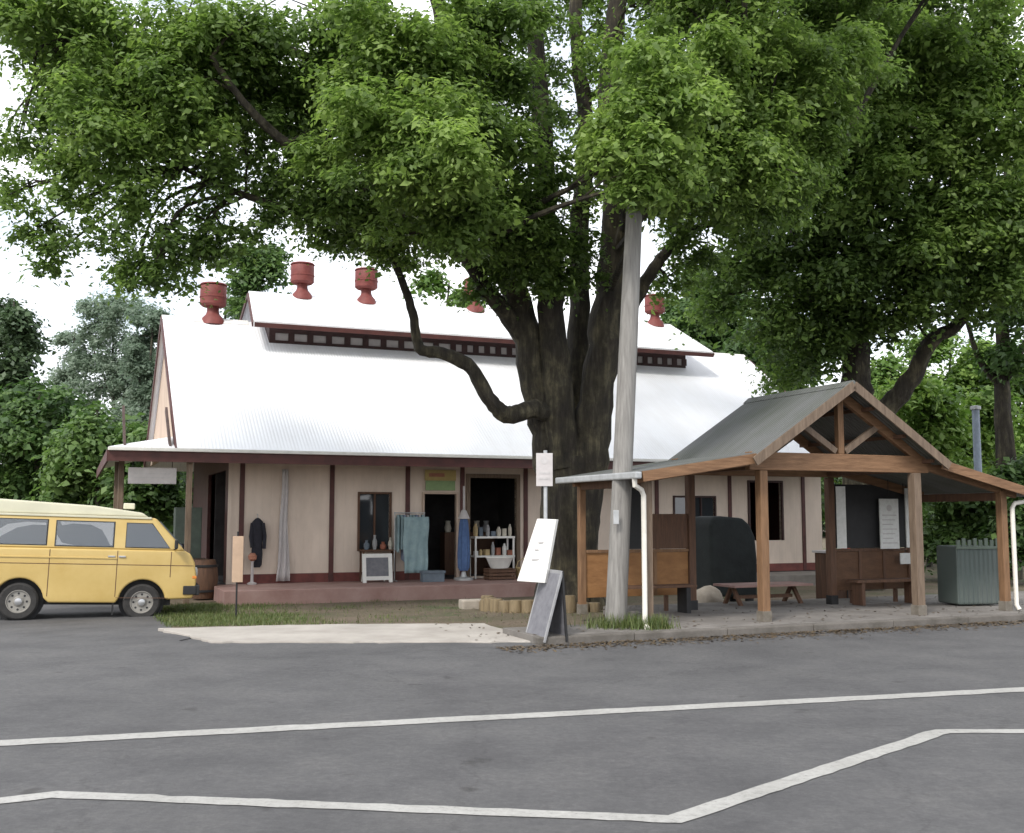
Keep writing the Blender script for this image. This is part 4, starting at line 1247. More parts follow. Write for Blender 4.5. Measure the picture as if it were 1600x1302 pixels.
# pop-top
pt = MB()
pt.slab([(-2.75, .16, 1.845), (-2.72, .16, 2.0), (-2.5, .16, 2.10), (-.9, .16, 2.03), (-.08, .16, 1.93), (.04, .16, 1.845)], (0, W - .32, 0))
pt.build('pop_top_roof', M['van_cream'], van, bevel=.04, seg=3, smooth_=True)
MB().box(-2.83, .08, .105, .15, 1.815, 1.855).build('rain_gutter', M['van_cream'], van, bevel=.008)
MB().box(-.42, -.22, .5, .9, 1.99, 2.10).build('roof_vent', M['van_cream'], van, bevel=.02)
# side windows: on the sloping cabin side
def side(x, z, off=-.006):
    f_ = (z - 1.258) / (1.84 - 1.258)
    return Vector((x, .025 + .105 * f_ + off, z))
def side_window(x0, x1, z0, z1, x1t=None, nm='side_window', reflections=()):
    x1t = x1 if x1t is None else x1t
    pts = [(x0, z0), (x1, z0), (x1t, z1), (x0, z1)]
    cx_ = sum(p[0] for p in pts) / 4; cz_ = sum(p[1] for p in pts) / 4
    o = MB().slab([side(cx_ + (x - cx_) * 1.04, cz_ + (z - cz_) * 1.07, -.004) for x, z in pts], (0, .012, 0)).build(nm, M['black'], van, bevel=.003)
    MB().slab([side(x, z, -.0135) for x, z in pts], (0, .004, 0)).build('pane', M['clear_pane'], o)
    for dp in reflections:
        MB().slab([side(x, z, -.0075) for x, z in dp], (0, .003, 0)).build('pane_reflection', M['pane_reflection'], o)  # pale shapes under the glass, drawn as the reflection of a white car
side_window(-.33, .42, 1.31, 1.73, .10, 'door_window')
side_window(-1.50, -.55, 1.31, 1.74, reflections=([(-1.42, 1.66), (-1.25, 1.70), (-.95, 1.69), (-.75, 1.60), (-.66, 1.45), (-.60, 1.33), (-.56, 1.33), (-.56, 1.73), (-1.45, 1.73)], [(-1.49, 1.32), (-1.2, 1.32), (-1.4, 1.36), (-1.49, 1.5)]))
side_window(-2.72, -1.66, 1.32, 1.75, reflections=([(-2.70, 1.36), (-2.45, 1.41), (-2.15, 1.60), (-1.9, 1.66), (-1.68, 1.66), (-1.68, 1.70), (-2.0, 1.71), (-2.3, 1.66), (-2.52, 1.50), (-2.70, 1.45)],))
# far-side windows, windscreen, rear window
def ws(y, f_, off): return Vector((.70 - .54 * f_ + off, y, 1.258 + .582 * f_ + off * .9))
MB().slab([ws(.12, .12, .006), ws(W - .12, .12, .006), ws(W - .2, .88, .006), ws(.2, .88, .006)], (.01, 0, .009)).build('windscreen', M['van_glass'], van)
for x0, x1, x1t in ((-.33, .42, .10), (-1.5, -.55, -.55), (-2.72, -1.66, -1.66)):
    MB().slab([(x0, W - .025, 1.32), (x1, W - .025, 1.32), (x1t, W - .115, 1.74), (x0, W - .115, 1.74)], (0, .02, 0)).build('side_window', M['van_glass'], van)
# door shut lines, swage line, handles
sl = MB()
for x in (-.46, .46, -1.58):
    sl.box(x - .006, x + .006, -.0035, .01, .42 if x < .3 else .78, 1.24)
sl.box(-2.9, .86, -.0035, .01, .985, .997)
sl.box(-.45, .45, -.0035, .01, .40, .408)
sl.build('shut_line', M['timber_dark'], van)
tr_ = MB().box(-2.88, -.46, -.014, .01, 1.09, 1.115)
tr_.build('door_rail', M['van_yellow'], van, bevel=.004)
for x in (-.38, -.56):
    MB().box(x - .06, x + .06, -.022, .0, 1.12, 1.15).build('door_handle', M['chrome'], van, bevel=.006)
# bumpers, lamps, mirror, mudflap
MB().box(.90, .99, -.01, W + .01, .46, .64).box(.70, .93, -.03, .0, .47, .63).build('front_bumper', M['black'], van, bevel=.02)
MB().box(-3.04, -2.95, -.01, W + .01, .46, .62).build('rear_bumper', M['black'], van, bevel=.02)
for y in (.22, W - .22):
    MB().lathe([(.10, .0), (.10, .03), (.07, .05)], (0, 0, 0), 18, axis='y').build('headlight', M['lamp_glass'], van)
    hl = bpy.context.scene.collection.objects[-1]
    hl.location = (.90, y, .86); hl.rotation_euler = (0, 0, -math.pi / 2)
MB().box(.85, .925, -.006, .05, .76, .81).build('indicator', M['amber'], van, bevel=.008)
MB().box(-2.955, -2.90, .02, .12, .72, .98).build('tail_lamp', M['red_sign'], van, bevel=.008)
mi = MB().tube([(.50, .0, 1.28), (.54, -.10, 1.30), (.54, -.14, 1.36)], .012, 8).build('wing_mirror', M['black'], van)
MB().box(.50, .56, -.22, -.06, 1.30, 1.46).build('mirror_housing', M['black'], mi, bevel=.02)
MB().box(-.50, -.47, .02, .22, .10, .34).build('mudflap', M['black'], van)
MB().box(-2.6, .5, .25, W - .25, .26, .40).build('chassis', M['black'], van)
# wheels
def wheel(x, y, dz, flip):
    t_ = MB().lathe([(.20, .06), (.20, .01), (.29, .0), (.322, .03), (.325, .08), (.322, .13), (.29, .16), (.20, .15), (.20, .10)], (0, 0, 0), 32, axis='y')
    wo_ = t_.build('wheel', M['rubber'], van, smooth_=True)
    s = -1 if not flip else 1
    yy = .0 if not flip else .16
    r_ = MB().lathe([(.205, .03), (.21, .012), (.19, .008), (.175, .035), (.10, .045), (.085, .02), (.075, .015), (.06, .012)] if not flip else
                    [(.205, .13), (.21, .148), (.19, .152), (.175, .125), (.10, .115), (.085, .14), (.06, .148)], (0, 0, 0), 28, axis='y')
    r_.build('rim', M['hub'], wo_, smooth_=True)
    if not flip:
        MB().lathe([(.062, .0), (.058, -.014), (.03, -.02)], (0, 0.01, 0), 18, axis='y').build('hub_cap', M['chrome'], wo_, smooth_=True)
        hs = MB()
        for k in range(8):
            a = k * math.pi / 4
            hs.lathe([(.020, .028), (.020, .034)], (.138 * math.cos(a), 0, .138 * math.sin(a)), 8, axis='y')
        hs.build('vent_holes', M['black'], wo_)
    wo_.location = (x, y, WR + dz)
for x in (0, -WB):
    wheel(x, .02, 0, False)
    wheel(x, W - .18, 0, True)
    MB().lathe([(.395, .19), (.395, .5)], (x, 0, .33), 24, axis='y').build('wheel_arch_liner', M['black'], van)

# ------------------------------------------------------------------ foliage
def leaf_cloud(clumps, leaf, per_m2, rng_, per=26):
    """clumps: (centre, rx, ry, rz, density, tint). Each clump is a loose heap of flattish leaf tufts."""
    Cs, Ts, Up = [], [], []
    full = []
    for c, rx, ry, rz_, dens, tint in clumps:      # break every clump into a core and ragged satellites
        full.append((np.array(c), rx * .72, ry * .72, rz_ * .72, dens, tint))
        for _ in range(6):
            q = rng_.normal(size=3); q /= np.linalg.norm(q)
            k = rng_.uniform(.28, .55)
            full.append((np.array(c) + q * np.array([rx, ry, rz_]) * rng_.uniform(.6, 1.25), rx * k, ry * k, rz_ * k * .8, dens * rng_.uniform(.5, 1.1), tint + rng_.normal(0, .1)))
    clumps = full
    for c, rx, ry, rz_, dens, tint in clumps:
        n_sp = max(4, int(per_m2 * dens * (rx * rz_ + rx * ry + ry * rz_) / 3 * math.pi / per))
        d_ = rng_.normal(size=(n_sp, 3)); d_ /= np.linalg.norm(d_, axis=1)[:, None]
        rad = rng_.random(n_sp) ** 0.42
        ph = rng_.uniform(0, 6.28, 4)
        lump = 1 + .24 * np.sin(3.1 * d_[:, 0] + ph[0]) * np.sin(2.9 * d_[:, 1] + ph[1]) + .24 * np.sin(5.3 * d_[:, 2] + 4.1 * d_[:, 0] + ph[2])
        sp = d_ * (rad * lump)[:, None] * np.array([rx, ry, rz_]) + np.array(c)
        sp_t = np.clip(tint + rng_.normal(0, .16, n_sp), 0, 1)
        sz = rng_.uniform(.7, 1.5, n_sp)[:, None, None]
        off = rng_.normal(0, 1, (n_sp, per, 3)) * np.array([1, 1, .55]) * leaf * 1.25 * sz
        off[:, :, 2] -= .25 * (off[:, :, 0] ** 2 + off[:, :, 1] ** 2) / (leaf * 1.6)      # tufts droop at their rim
        pts = (sp[:, None, :] + off).reshape(-1, 3)
        o2 = off / (np.linalg.norm(off, axis=2)[:, :, None] + 1e-6)
        up = (d_ * .35 + np.array([0, 0, .85]))[:, None, :] + o2 * .45 + rng_.normal(0, .38, (n_sp, per, 3))
        Cs.append(pts); Up.append(up.reshape(-1, 3))
        Ts.append(np.clip(np.repeat(sp_t, per) + rng_.normal(0, .09, n_sp * per), 0, 1))
    P = np.concatenate(Cs); N = np.concatenate(Up); T = np.concatenate(Ts)
    n = len(P)
    N /= np.linalg.norm(N, axis=1)[:, None]
    A = rng_.normal(size=(n, 3)); A[:, 2] -= .35
    A -= N * (A * N).sum(1)[:, None]
    A /= np.linalg.norm(A, axis=1)[:, None]
    B = np.cross(N, A)
    L_ = leaf * np.clip(np.exp(rng_.normal(0, .33, n)), .4, 2.0)[:, None]
    Wd = L_ * rng_.uniform(.22, .34, n)[:, None]
    V = np.stack([P - A * L_ * .5, P + B * Wd + N * L_ * .05, P + A * L_ * .5 - N * L_ * .08, P - B * Wd + N * L_ * .05], 1).reshape(-1, 3)
    return V, np.arange(4 * n).reshape(n, 4), T

def curve_pts(pts, n=6):
    """Catmull-Rom through pts"""
    P = [Vector(p) for p in pts]
    P = [P[0] * 2 - P[1]] + P + [P[-1] * 2 - P[-2]]
    out = []
    for k in range(1, len(P) - 2):
        for j in range(n):
            t_ = j / n
            a, b, c, d_ = P[k - 1], P[k], P[k + 1], P[k + 2]
            out.append(.5 * ((2 * b) + (c - a) * t_ + (2 * a - 5 * b + 4 * c - d_) * t_ ** 2 + (3 * b - a - 3 * c + d_) * t_ ** 3))
    out.append(P[-2])
    return out
def limb(mb, pts, r0, r1, seg=12, wob=.08, n=6, power=1.0):
    cp_ = curve_pts(pts, n)
    m_ = len(cp_) - 1
    rr = [(r0 + (r1 - r0) * (k / m_) ** power) * (1 + random.uniform(-.05, .06)) for k in range(m_ + 1)]
    cp_ = [p + Vector((random.gauss(0, .09), random.gauss(0, .09), random.gauss(0, .05))) * rr[k] * (.8 if 0 < k < m_ else 0) for k, p in enumerate(cp_)]
    mb.tube(cp_, rr, seg, wob)
    return cp_

def twigs(mb, skeleton, clumps, r=.035, rng_=random):
    """a side branch from the nearest limb to each clump"""
    for c, rx, ry, rz_, dens, tint in clumps:
        c = Vector(c)
        q = min(skeleton, key=lambda s: (s - c).length + max(0, s.z - c.z) * .8)
        if (q - c).length < .4: continue
        mid = q.lerp(c, .5) + Vector((rng_.uniform(-.3, .3), rng_.uniform(-.3, .3), rng_.uniform(.0, .4)))
        cp_ = curve_pts([q, mid, c], 4)
        L_ = (q - c).length
        mb.tube(cp_, [max(.012, r * (0.5 + .25 * L_) * (1 - .75 * k / 8)) for k in range(len(cp_))], 6, .05)
        for _ in range(3):
            e = c + Vector((rng_.uniform(-rx, rx), rng_.uniform(-ry, ry), rng_.uniform(-rz_ * .5, rz_))) * .8
            s_ = cp_[rng_.randrange(4, len(cp_))]
            mb.tube([s_, s_.lerp(e, .5) + Vector((0, 0, .08)), e], [r * .5, r * .35, .008], 5)

# --- the big tree in front of the shed
TB = Vector((1.10, 20.4, -.15))
big = thing('shade_tree', 'huge many-stemmed shade tree spreading over the shed front', 'tree', TB)
def rel(px, py, Y): return at(px, py, Y) - TB
tk = MB()
skel = []
base_pts = [Vector((-.02, 0, -.2)), Vector((-.02, 0, .2)), rel(890, 870, 20.4), rel(892, 780, 20.4), rel(893, 715, 20.4)]
tk.tube(curve_pts(base_pts, 5), [.78, .74, .68, .62, .58, .57, .56, .555, .55, .55, .55, .55, .56, .57, .58, .59, .60, .61, .62, .62, .62], 28, .09)
for a in range(7):     # root flare
    g_ = a * 6.28 / 7 + .3
    limb(tk, [(.42 * math.cos(g_), .42 * math.sin(g_), .55), (.62 * math.cos(g_), .62 * math.sin(g_), .16), (1.0 * math.cos(g_), 1.0 * math.sin(g_), -.06)], .2, .06, 10, .1, 4)
limbs = [
    # stems fanning from the bole
    ([(868, 740, 20.3), (850, 640, 20.2), (822, 530, 20.1), (800, 440, 20.0), (775, 330, 19.7), (740, 200, 19.2), (700, 60, 18.8), (660, -80, 18.5)], .36, .12),
    ([(884, 735, 20.1), (872, 620, 20.0), (862, 500, 19.9), (852, 380, 19.8), (850, 240, 19.6), (838, 80, 19.5), (830, -90, 19.3)], .33, .13),
    ([(900, 735, 20.5), (902, 620, 20.6), (905, 500, 20.7), (905, 360, 20.8), (915, 200, 21.0), (900, 40, 21.2), (905, -100, 21.4)], .27, .11),
    ([(918, 735, 20.2), (932, 630, 20.1), (946, 520, 20.0), (955, 420, 20.0), (962, 300, 19.9), (950, 150, 19.8), (965, 0, 19.7), (980, -100, 19.5)], .37, .14),
    # low crooked limb to the left
    ([(872, 655, 20.0), (835, 640, 19.8), (795, 648, 19.5), (768, 628, 19.3), (735, 575, 19.1), (690, 552, 19.0), (655, 543, 18.9), (645, 490, 18.8), (625, 430, 18.7), (600, 370, 18.5), (585, 280, 18.2)], .19, .035),
    ([(826, 540, 20.1), (790, 490, 19.8), (755, 445, 19.5), (725, 400, 19.2), (680, 375, 18.9), (620, 345, 18.5), (540, 345, 18.0), (460, 330, 17.6), (370, 300, 17.3), (285, 262, 17.0)], .18, .04),
    ([(800, 440, 20.0), (740, 410, 19.9), (700, 385, 19.8), (650, 350, 19.6), (600, 340, 19.5)], .12, .04),
    ([(850, 400, 19.8), (760, 350, 19.0), (640, 310, 18.2), (540, 280, 17.6), (460, 235, 17.0), (390, 170, 16.5), (330, 90, 16.2)], .16, .05),
    # right-hand limbs
    ([(940, 560, 20.1), (985, 480, 20.3), (1018, 425, 20.4), (1050, 385, 20.5), (1100, 352, 20.6), (1190, 340, 20.7), (1260, 330, 20.9)], .17, .03),
    ([(957, 420, 20.0), (985, 330, 19.4), (1030, 260, 18.8), (1090, 200, 18.2), (1160, 140, 17.8)], .13, .05),
    ([(775, 330, 19.7), (690, 240, 18.6), (620, 180, 17.6), (560, 100, 17.0)], .12, .05),
    ([(740, 200, 19.2), (560, 120, 18.0), (380, 60, 17.4), (220, 60, 17.0), (100, 60, 16.7)], .11, .04),
]
for pts, r0, r1 in limbs:
    skel += limb(tk, [rel(*q_) for q_ in pts], r0, r1, 14 if r0 > .2 else 10, .07, 6)
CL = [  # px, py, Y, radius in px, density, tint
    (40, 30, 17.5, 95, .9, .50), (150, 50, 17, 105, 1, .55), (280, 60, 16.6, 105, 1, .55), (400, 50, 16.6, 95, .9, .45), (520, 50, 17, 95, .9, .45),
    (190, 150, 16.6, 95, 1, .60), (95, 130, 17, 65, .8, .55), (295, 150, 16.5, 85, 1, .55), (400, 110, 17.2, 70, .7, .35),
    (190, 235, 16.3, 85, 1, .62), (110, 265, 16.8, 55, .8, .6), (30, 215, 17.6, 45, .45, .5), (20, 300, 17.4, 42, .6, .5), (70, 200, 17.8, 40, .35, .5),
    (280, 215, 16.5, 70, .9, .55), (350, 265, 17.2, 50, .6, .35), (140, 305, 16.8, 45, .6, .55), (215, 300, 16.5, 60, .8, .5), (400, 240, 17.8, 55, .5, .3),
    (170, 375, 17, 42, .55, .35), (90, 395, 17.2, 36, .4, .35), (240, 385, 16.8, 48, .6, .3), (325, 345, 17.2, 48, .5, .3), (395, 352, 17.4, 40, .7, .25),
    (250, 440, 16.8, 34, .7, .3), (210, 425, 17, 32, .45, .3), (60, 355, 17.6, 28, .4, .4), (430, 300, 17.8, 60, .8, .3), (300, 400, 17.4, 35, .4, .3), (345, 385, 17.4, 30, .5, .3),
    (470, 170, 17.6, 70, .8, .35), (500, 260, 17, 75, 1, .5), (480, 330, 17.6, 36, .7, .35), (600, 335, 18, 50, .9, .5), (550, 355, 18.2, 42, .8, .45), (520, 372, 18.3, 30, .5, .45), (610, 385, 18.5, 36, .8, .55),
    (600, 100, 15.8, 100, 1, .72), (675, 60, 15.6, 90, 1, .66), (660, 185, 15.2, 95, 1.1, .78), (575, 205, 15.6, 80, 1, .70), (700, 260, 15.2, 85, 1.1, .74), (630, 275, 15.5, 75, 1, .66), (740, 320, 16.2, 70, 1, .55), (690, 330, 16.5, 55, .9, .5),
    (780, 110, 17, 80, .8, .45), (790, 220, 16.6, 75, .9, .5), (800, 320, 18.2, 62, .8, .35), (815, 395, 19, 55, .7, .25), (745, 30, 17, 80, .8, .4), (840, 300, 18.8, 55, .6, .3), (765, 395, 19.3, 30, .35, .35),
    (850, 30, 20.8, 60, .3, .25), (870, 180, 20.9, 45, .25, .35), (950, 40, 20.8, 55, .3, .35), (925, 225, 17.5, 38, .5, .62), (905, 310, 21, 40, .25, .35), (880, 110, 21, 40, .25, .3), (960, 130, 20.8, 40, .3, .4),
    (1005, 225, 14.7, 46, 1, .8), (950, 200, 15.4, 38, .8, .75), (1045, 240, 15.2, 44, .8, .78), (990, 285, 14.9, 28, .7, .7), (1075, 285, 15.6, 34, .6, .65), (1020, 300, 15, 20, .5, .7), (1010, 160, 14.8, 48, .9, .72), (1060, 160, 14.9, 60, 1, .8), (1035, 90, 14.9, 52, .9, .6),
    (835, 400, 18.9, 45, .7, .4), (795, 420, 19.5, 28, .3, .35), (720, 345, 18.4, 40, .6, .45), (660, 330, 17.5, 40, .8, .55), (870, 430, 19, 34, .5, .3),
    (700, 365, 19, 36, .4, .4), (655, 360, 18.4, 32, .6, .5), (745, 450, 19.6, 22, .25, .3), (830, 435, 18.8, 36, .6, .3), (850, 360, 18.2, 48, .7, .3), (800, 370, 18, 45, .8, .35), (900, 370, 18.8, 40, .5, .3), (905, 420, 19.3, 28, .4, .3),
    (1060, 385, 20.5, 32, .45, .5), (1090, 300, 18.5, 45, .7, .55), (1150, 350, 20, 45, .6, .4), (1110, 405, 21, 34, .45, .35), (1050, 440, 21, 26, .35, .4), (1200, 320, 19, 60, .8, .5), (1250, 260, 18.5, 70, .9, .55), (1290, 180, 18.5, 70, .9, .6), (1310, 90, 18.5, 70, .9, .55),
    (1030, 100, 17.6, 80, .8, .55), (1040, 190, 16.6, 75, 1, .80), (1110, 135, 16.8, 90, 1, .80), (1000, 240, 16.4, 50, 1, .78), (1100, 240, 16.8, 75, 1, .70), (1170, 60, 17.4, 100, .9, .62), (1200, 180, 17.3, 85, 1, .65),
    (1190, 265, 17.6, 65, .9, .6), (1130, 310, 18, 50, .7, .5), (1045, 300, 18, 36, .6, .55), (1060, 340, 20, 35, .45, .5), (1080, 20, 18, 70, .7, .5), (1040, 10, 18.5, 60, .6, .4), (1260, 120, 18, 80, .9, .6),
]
clumps = []
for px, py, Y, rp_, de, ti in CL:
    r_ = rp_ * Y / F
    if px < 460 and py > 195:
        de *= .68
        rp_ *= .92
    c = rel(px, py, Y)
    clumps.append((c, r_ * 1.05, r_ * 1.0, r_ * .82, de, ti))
    if de > .75:            # deeper foliage behind
        clumps.append((c + Vector((random.uniform(-.3, .3), r_ * 1.5, random.uniform(-.1, .3))), r_, r_, r_ * .8, de * .4, ti - .1))
# the crown goes on above the picture and towards the street
for k in range(14):
    px = random.choice((random.uniform(0, 720), random.uniform(1080, 1300)))
    py = random.uniform(-330, -90)
    Y = random.uniform(15.5, 21)
    r_ = random.uniform(90, 140) * Y / F
    clumps.append((rel(px, py, Y), r_, r_, r_ * .7, .7, .5))
# shade-casting parts of the crown above and behind the pavilion
for px, py, Y, rp_ in ((1100, -40, 22, 120), (1250, 60, 22.5, 110), (1000, -80, 22.5, 120), (1180, 120, 21.5, 90), (1330, 20, 21.5, 100), (900, -60, 23, 110), (1400, -120, 20, 120), (1300, -160, 19, 120), (1480, -60, 21, 100)):
    r_ = rp_ * Y / F
    clumps.append((rel(px, py, Y), r_, r_, r_ * .6, .7, .4))
twigs(tk, skel, clumps[:], .045)
tk.build('trunk', M['bark'], big, smooth_=True)
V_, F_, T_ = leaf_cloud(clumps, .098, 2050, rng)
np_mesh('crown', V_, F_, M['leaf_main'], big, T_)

# --- a second tree behind the pavilion and a third at the right edge
def field_tree(name, label, base, limb_list, cl_list, leaf, per, mleaf, mbark, group=None, twig=.05):
    t = thing(name, label, 'tree', base, 0, group)
    b = MB(); sk_ = []
    for pts, r0, r1 in limb_list:
        sk_ += limb(b, [Vector(q_) - base for q_ in pts], r0, r1, 12, .09, 6)
    cs = [(Vector(c) - base, rx, ry, rz_, de, ti) for c, rx, ry, rz_, de, ti in cl_list]
    if twig: twigs(b, sk_, cs, twig)
    b.build('trunk', mbark, t, smooth_=True)
    v_, f_, t_ = leaf_cloud(cs, leaf, per, rng)
    np_mesh('crown', v_, f_, mleaf, t, t_)
    return t
def pxclumps(L_, ky=1.0, kz=.8, back=True):
    out = []
    for px, py, Y, rp_, de, ti in L_:
        r_ = rp_ * Y / F
        c = at(px, py, Y)
        out.append((c, r_, r_ * ky, r_ * kz, de, ti))
        if back and de > .7:
            out.append((c + Vector((random.uniform(-.4, .4), r_ * 1.4, random.uniform(-.2, .3))), r_, r_, r_ * .8, de * .35, ti - .1))
    return out
Y2 = 26.5
b2 = Vector((at(1345, 805, Y2).x, Y2, -.2))
l2 = [([b2, at(1343, 740, Y2), at(1340, 640, Y2), at(1338, 560, Y2), at(1330, 470, Y2), at(1350, 350, Y2 - .5), at(1340, 200, Y2 - 1), at(1350, 30, Y2 - 1)], .50, .14),
      ([at(1345, 690, Y2), at(1385, 640, Y2 - .3), at(1425, 590, Y2 - .6), at(1455, 535, Y2 - .9), at(1500, 500, Y2 - 1.2), at(1540, 420, Y2 - 1.6)], .30, .10),
      ([at(1338, 570, Y2), at(1290, 520, Y2), at(1265, 440, Y2 - .4), at(1240, 360, Y2 - .8), at(1200, 290, Y2 - 1)], .20, .08),
      ([at(1330, 470, Y2), at(1390, 400, Y2 - .8), at(1450, 300, Y2 - 1.6), at(1520, 200, Y2 - 2)], .2, .07)]
c2 = [(1330, 70, 24, 95, .9, .55), (1430, 100, 23.5, 95, 1, .62), (1540, 80, 23.5, 100, .9, .55), (1345, 190, 23.5, 90, 1, .6), (1450, 215, 23, 90, 1, .68), (1555, 215, 23, 85, .9, .66), (1600, 130, 23, 60, .8, .55),
      (1290, 290, 24, 80, .9, .42), (1390, 310, 23.6, 85, .9, .42), (1490, 320, 23.4, 80, 1, .52), (1575, 310, 23.4, 65, 1, .62), (1590, 380, 23.8, 55, .8, .5),
      (1190, 390, 25, 65, .8, .28), (1140, 420, 25.5, 50, .55, .25), (1270, 400, 24.6, 80, .9, .26), (1240, 480, 25, 60, .7, .25), (1370, 410, 24.4, 80, .9, .28), (1470, 410, 24.2, 75, .9, .34), (1560, 430, 24, 60, .8, .4),
      (1420, 470, 24.6, 50, .8, .28), (1530, 470, 24.4, 36, .6, .3), (1310, 480, 25, 60, .8, .22), (1290, 545, 25.5, 50, .7, .22), (1370, 500, 25, 40, .5, .25), (1200, 520, 26, 45, .7, .3), (1110, 470, 26, 36, .5, .3), (1250, 570, 26.5, 40, .8, .3),
      (1400, -90, 25, 130, .8, .5), (1540, -100, 25, 130, .8, .5), (1270, -60, 25, 110, .8, .5), (1120, -30, 25, 60, .3, .4)]
field_tree('shade_tree', 'dark-trunked tree with a broad crown rising behind the pavilion', b2, l2, pxclumps(c2), .135, 1150, M['leaf_main'], M['bark'])
Y3 = 31.0
b3 = Vector((at(1575, 805, Y3).x, Y3, -.2))
l3 = [([b3, at(1572, 700, Y3), at(1565, 600, Y3), at(1568, 500, Y3), at(1580, 380, Y3), at(1570, 200, Y3)], .30, .10),
      ([at(1566, 610, Y3), at(1530, 560, Y3), at(1510, 500, Y3)], .12, .05), ([at(1566, 600, Y3), at(1600, 540, Y3), at(1640, 470, Y3)], .14, .06)]
c3 = [(1580, 560, 30.5, 36, .5, .3), (1600, 470, 30, 60, .7, .35), (1540, 430, 30.5, 60, .7, .35), (1640, 380, 30, 90, .8, .4), (1560, 330, 31, 90, .7, .4), (1680, 250, 30, 110, .8, .4)]
field_tree('slender_tree', 'slender dark trunk tree at the right edge beyond the pavilion', b3, l3, pxclumps(c3), .19, 900, M['leaf_mid'], M['bark'])

# --- background trees and shrubs
def bush_clumps(px, top, bot, wpx, Y, n, tint, dens=.9, taper=.6):
    out = []
    ht = bot - top
    for _ in range(n):
        f_ = random.random()
        py = bot - ht * f_
        hw = wpx / 2 * (1 - taper * f_ ** 1.5)
        x = px + random.uniform(-hw, hw)
        r_ = random.uniform(.20, .34) * wpx * .55 * Y / F
        out.append((at(x, py, Y + random.uniform(-1, 1) * wpx * .35 * Y / F), r_, r_, r_ * .85, dens * random.uniform(.7, 1.1), tint + random.uniform(-.2, .2)))
    return out
def back_tree(name, label, px, top, wpx, Y, n, mleaf, tint=.5, dens=.9, bot=770, leaf=.24, per=420, taper=.6, group=None, fork=True):
    base = Vector((at(px, 805, Y).x, Y, -.2))
    cs = bush_clumps(px, top + wpx * .12, bot, wpx, Y, n, tint, dens, taper)
    L_ = [([base, at(px + 3, (bot + 805) / 2, Y), at(px - 4, (top + bot) / 2, Y), at(px + 2, top + 15, Y)], .012 * wpx * Y / F + .08, .04)]
    if fork:
        for s in (-1, 1):
            L_.append(([at(px, (top + bot * 2) / 3, Y), at(px + s * wpx * .15, (top + bot) / 2, Y), at(px + s * wpx * .3, top + (bot - top) * .3, Y)], .1, .03))
    return field_tree(name, label, base, L_, cs, leaf, per, mleaf, M['bark_grey'], group, .04)
G = 'trees left of the shed'
back_tree('dense_tree', 'tall dark tree at the far left edge behind the van', 20, 455, 110, 46, 26, M['leaf_dark'], .8, .5, 770, .26, 420, .75, G)
back_tree('dense_tree', 'dark rounded tree behind the rear of the van', 60, 600, 190, 40, 26, M['leaf_mid'], .35, .8, 780, .26, 420, .5, G)
back_tree('leafy_shrub', 'bright green shrub growing behind the van roof', 150, 625, 130, 36, 24, M['leaf_mid'], .65, .9, 780, .22, 480, .4, G, False)
back_tree('leafy_shrub', 'mid green shrub tucked beside the left skirt roof', 222, 660, 90, 34, 16, M['leaf_mid'], .45, .9, 790, .22, 480, .4, G, False)
back_tree('wispy_tree', 'pale grey green wispy tree left of the shed gable', 180, 445, 135, 60, 46, M['leaf_grey'], .5, .13, 720, .18, 420, .45, G)
back_tree('wispy_tree', 'thin pale tree standing left of the other wispy tree', 115, 500, 85, 62, 24, M['leaf_grey'], .6, .11, 720, .18, 420, .6, G)
back_tree('wispy_tree', 'greyish tree close against the shed gable wall', 238, 470, 95, 52, 34, M['leaf_grey'], .3, .2, 760, .18, 420, .4, G)
back_tree('small_tree', 'small green tree showing above the roof left of the raised monitor', 408, 385, 80, 50, 16, M['leaf_mid'], .5, .6, 620, .26, 420, .4)
back_tree('small_tree', 'grey green tree top behind the leftmost red ventilator', 355, 440, 70, 56, 12, M['leaf_grey'], .2, .6, 620, .26, 420, .4)
back_tree('small_tree', 'small bright tree top showing behind the monitor ridge', 700, 425, 85, 50, 14, M['leaf_bright'], .4, .6, 640, .26, 420, .4)
GR = 'trees right of the shed'
back_tree('dense_tree', 'dark green tree behind the right end of the white roof', 1110, 410, 150, 46, 32, M['leaf_mid'], .4, .6, 720, .26, 420, .4, GR)
back_tree('dense_tree', 'green tree behind the peak of the pavilion roof', 1205, 470, 160, 42, 30, M['leaf_mid'], .5, .8, 790, .25, 420, .4, GR)
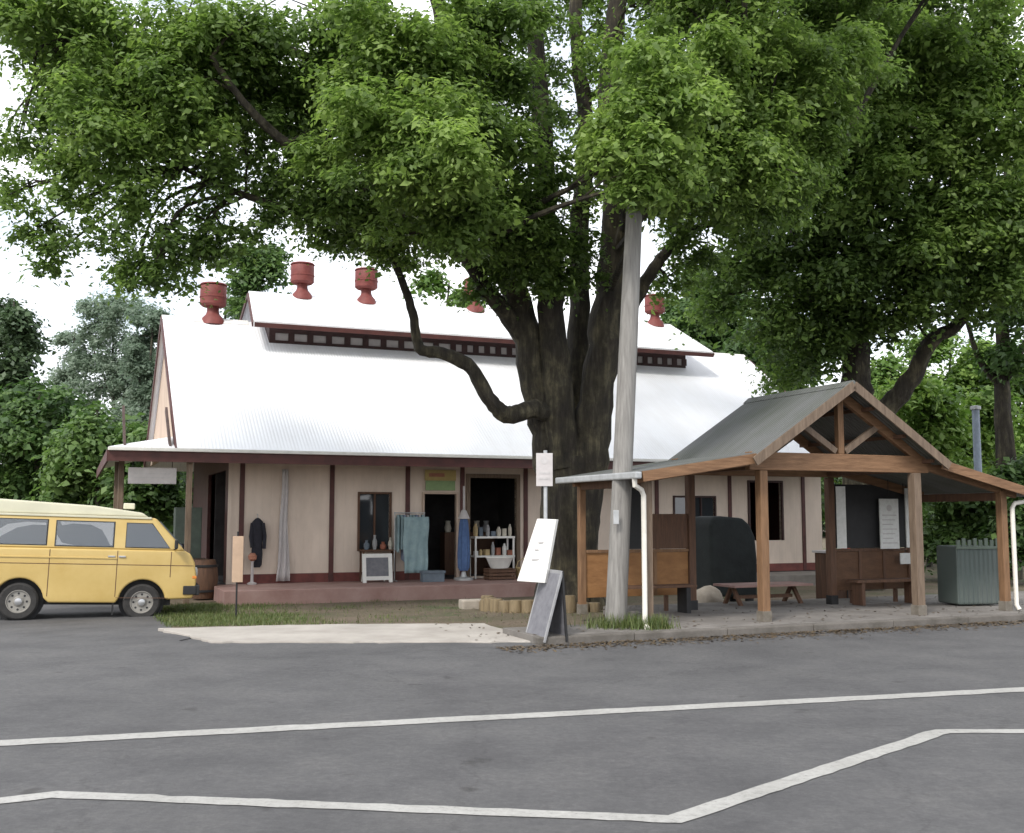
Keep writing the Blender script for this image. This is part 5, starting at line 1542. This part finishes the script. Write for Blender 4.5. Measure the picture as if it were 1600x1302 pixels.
back_tree('dense_tree', 'tall light green tree filling the gap below the right canopy', 1485, 505, 170, 50, 34, M['leaf_bright'], .6, .7, 800, .25, 420, .4, GR)
back_tree('leafy_shrub', 'light green shrub right of the pavilion gable', 1450, 575, 130, 38, 24, M['leaf_bright'], .7, .85, 800, .22, 480, .4, GR, False)
back_tree('leafy_shrub', 'yellow green shrub behind the right wing roof', 1520, 600, 120, 40, 20, M['leaf_bright'], .6, .8, 800, .22, 480, .4, GR, False)
back_tree('leafy_shrub', 'low shrub seen through the right wing of the pavilion', 1515, 740, 110, 30, 18, M['leaf_mid'], .7, .9, 850, .18, 600, .3, GR, False)
back_tree('leafy_shrub', 'dark shrub at the right edge beside the white downpipe', 1610, 690, 100, 28, 18, M['leaf_mid'], .35, .9, 860, .18, 600, .3, GR, False)
back_tree('dense_tree', 'deep green tree beyond the second trunk on the right', 1390, 540, 130, 46, 24, M['leaf_bright'], .45, .8, 800, .25, 420, .4, GR)
back_tree('dense_tree', 'broad tree beyond the light shrubs at the far right', 1610, 530, 190, 48, 26, M['leaf_bright'], .5, .8, 800, .25, 420, .4, GR)
# far wood closing the view
fc = []
for k in range(120):
    x = random.uniform(-75, 95)
    fc.append((Vector((x, 85 + random.uniform(-6, 10), random.uniform(1, 5.5))), random.uniform(2.5, 4.5), 3, random.uniform(2, 3.2), .8, random.uniform(.2, .6)))
V_, F_, T_ = leaf_cloud(fc, .55, 90, rng)
tag(np_mesh('far_wood', V_, F_, M['leaf_dark'], None, T_), kind='stuff')

# distant pale blue mast beyond the right wing
p = at(1531, 805, 33)
t = thing('mast', 'pale blue mast rising among the shrubs beyond the right wing roof', 'mast', (p.x, 33, -.2))
MB().tube([(0, 0, 0), (0, 0, 5.2)], [.13, .11], 12).build('shaft', M['pale_blue'], t, smooth_=True)
MB().lathe([(.16, 0), (.16, .1), (.08, .12)], (0, 0, 5.2), 12).build('cap', M['galv'], t)
MB().lathe([(.2, 0), (.2, .06), (.14, .08)], (0, 0, 0), 12).build('base_plate', M['galv'], t)
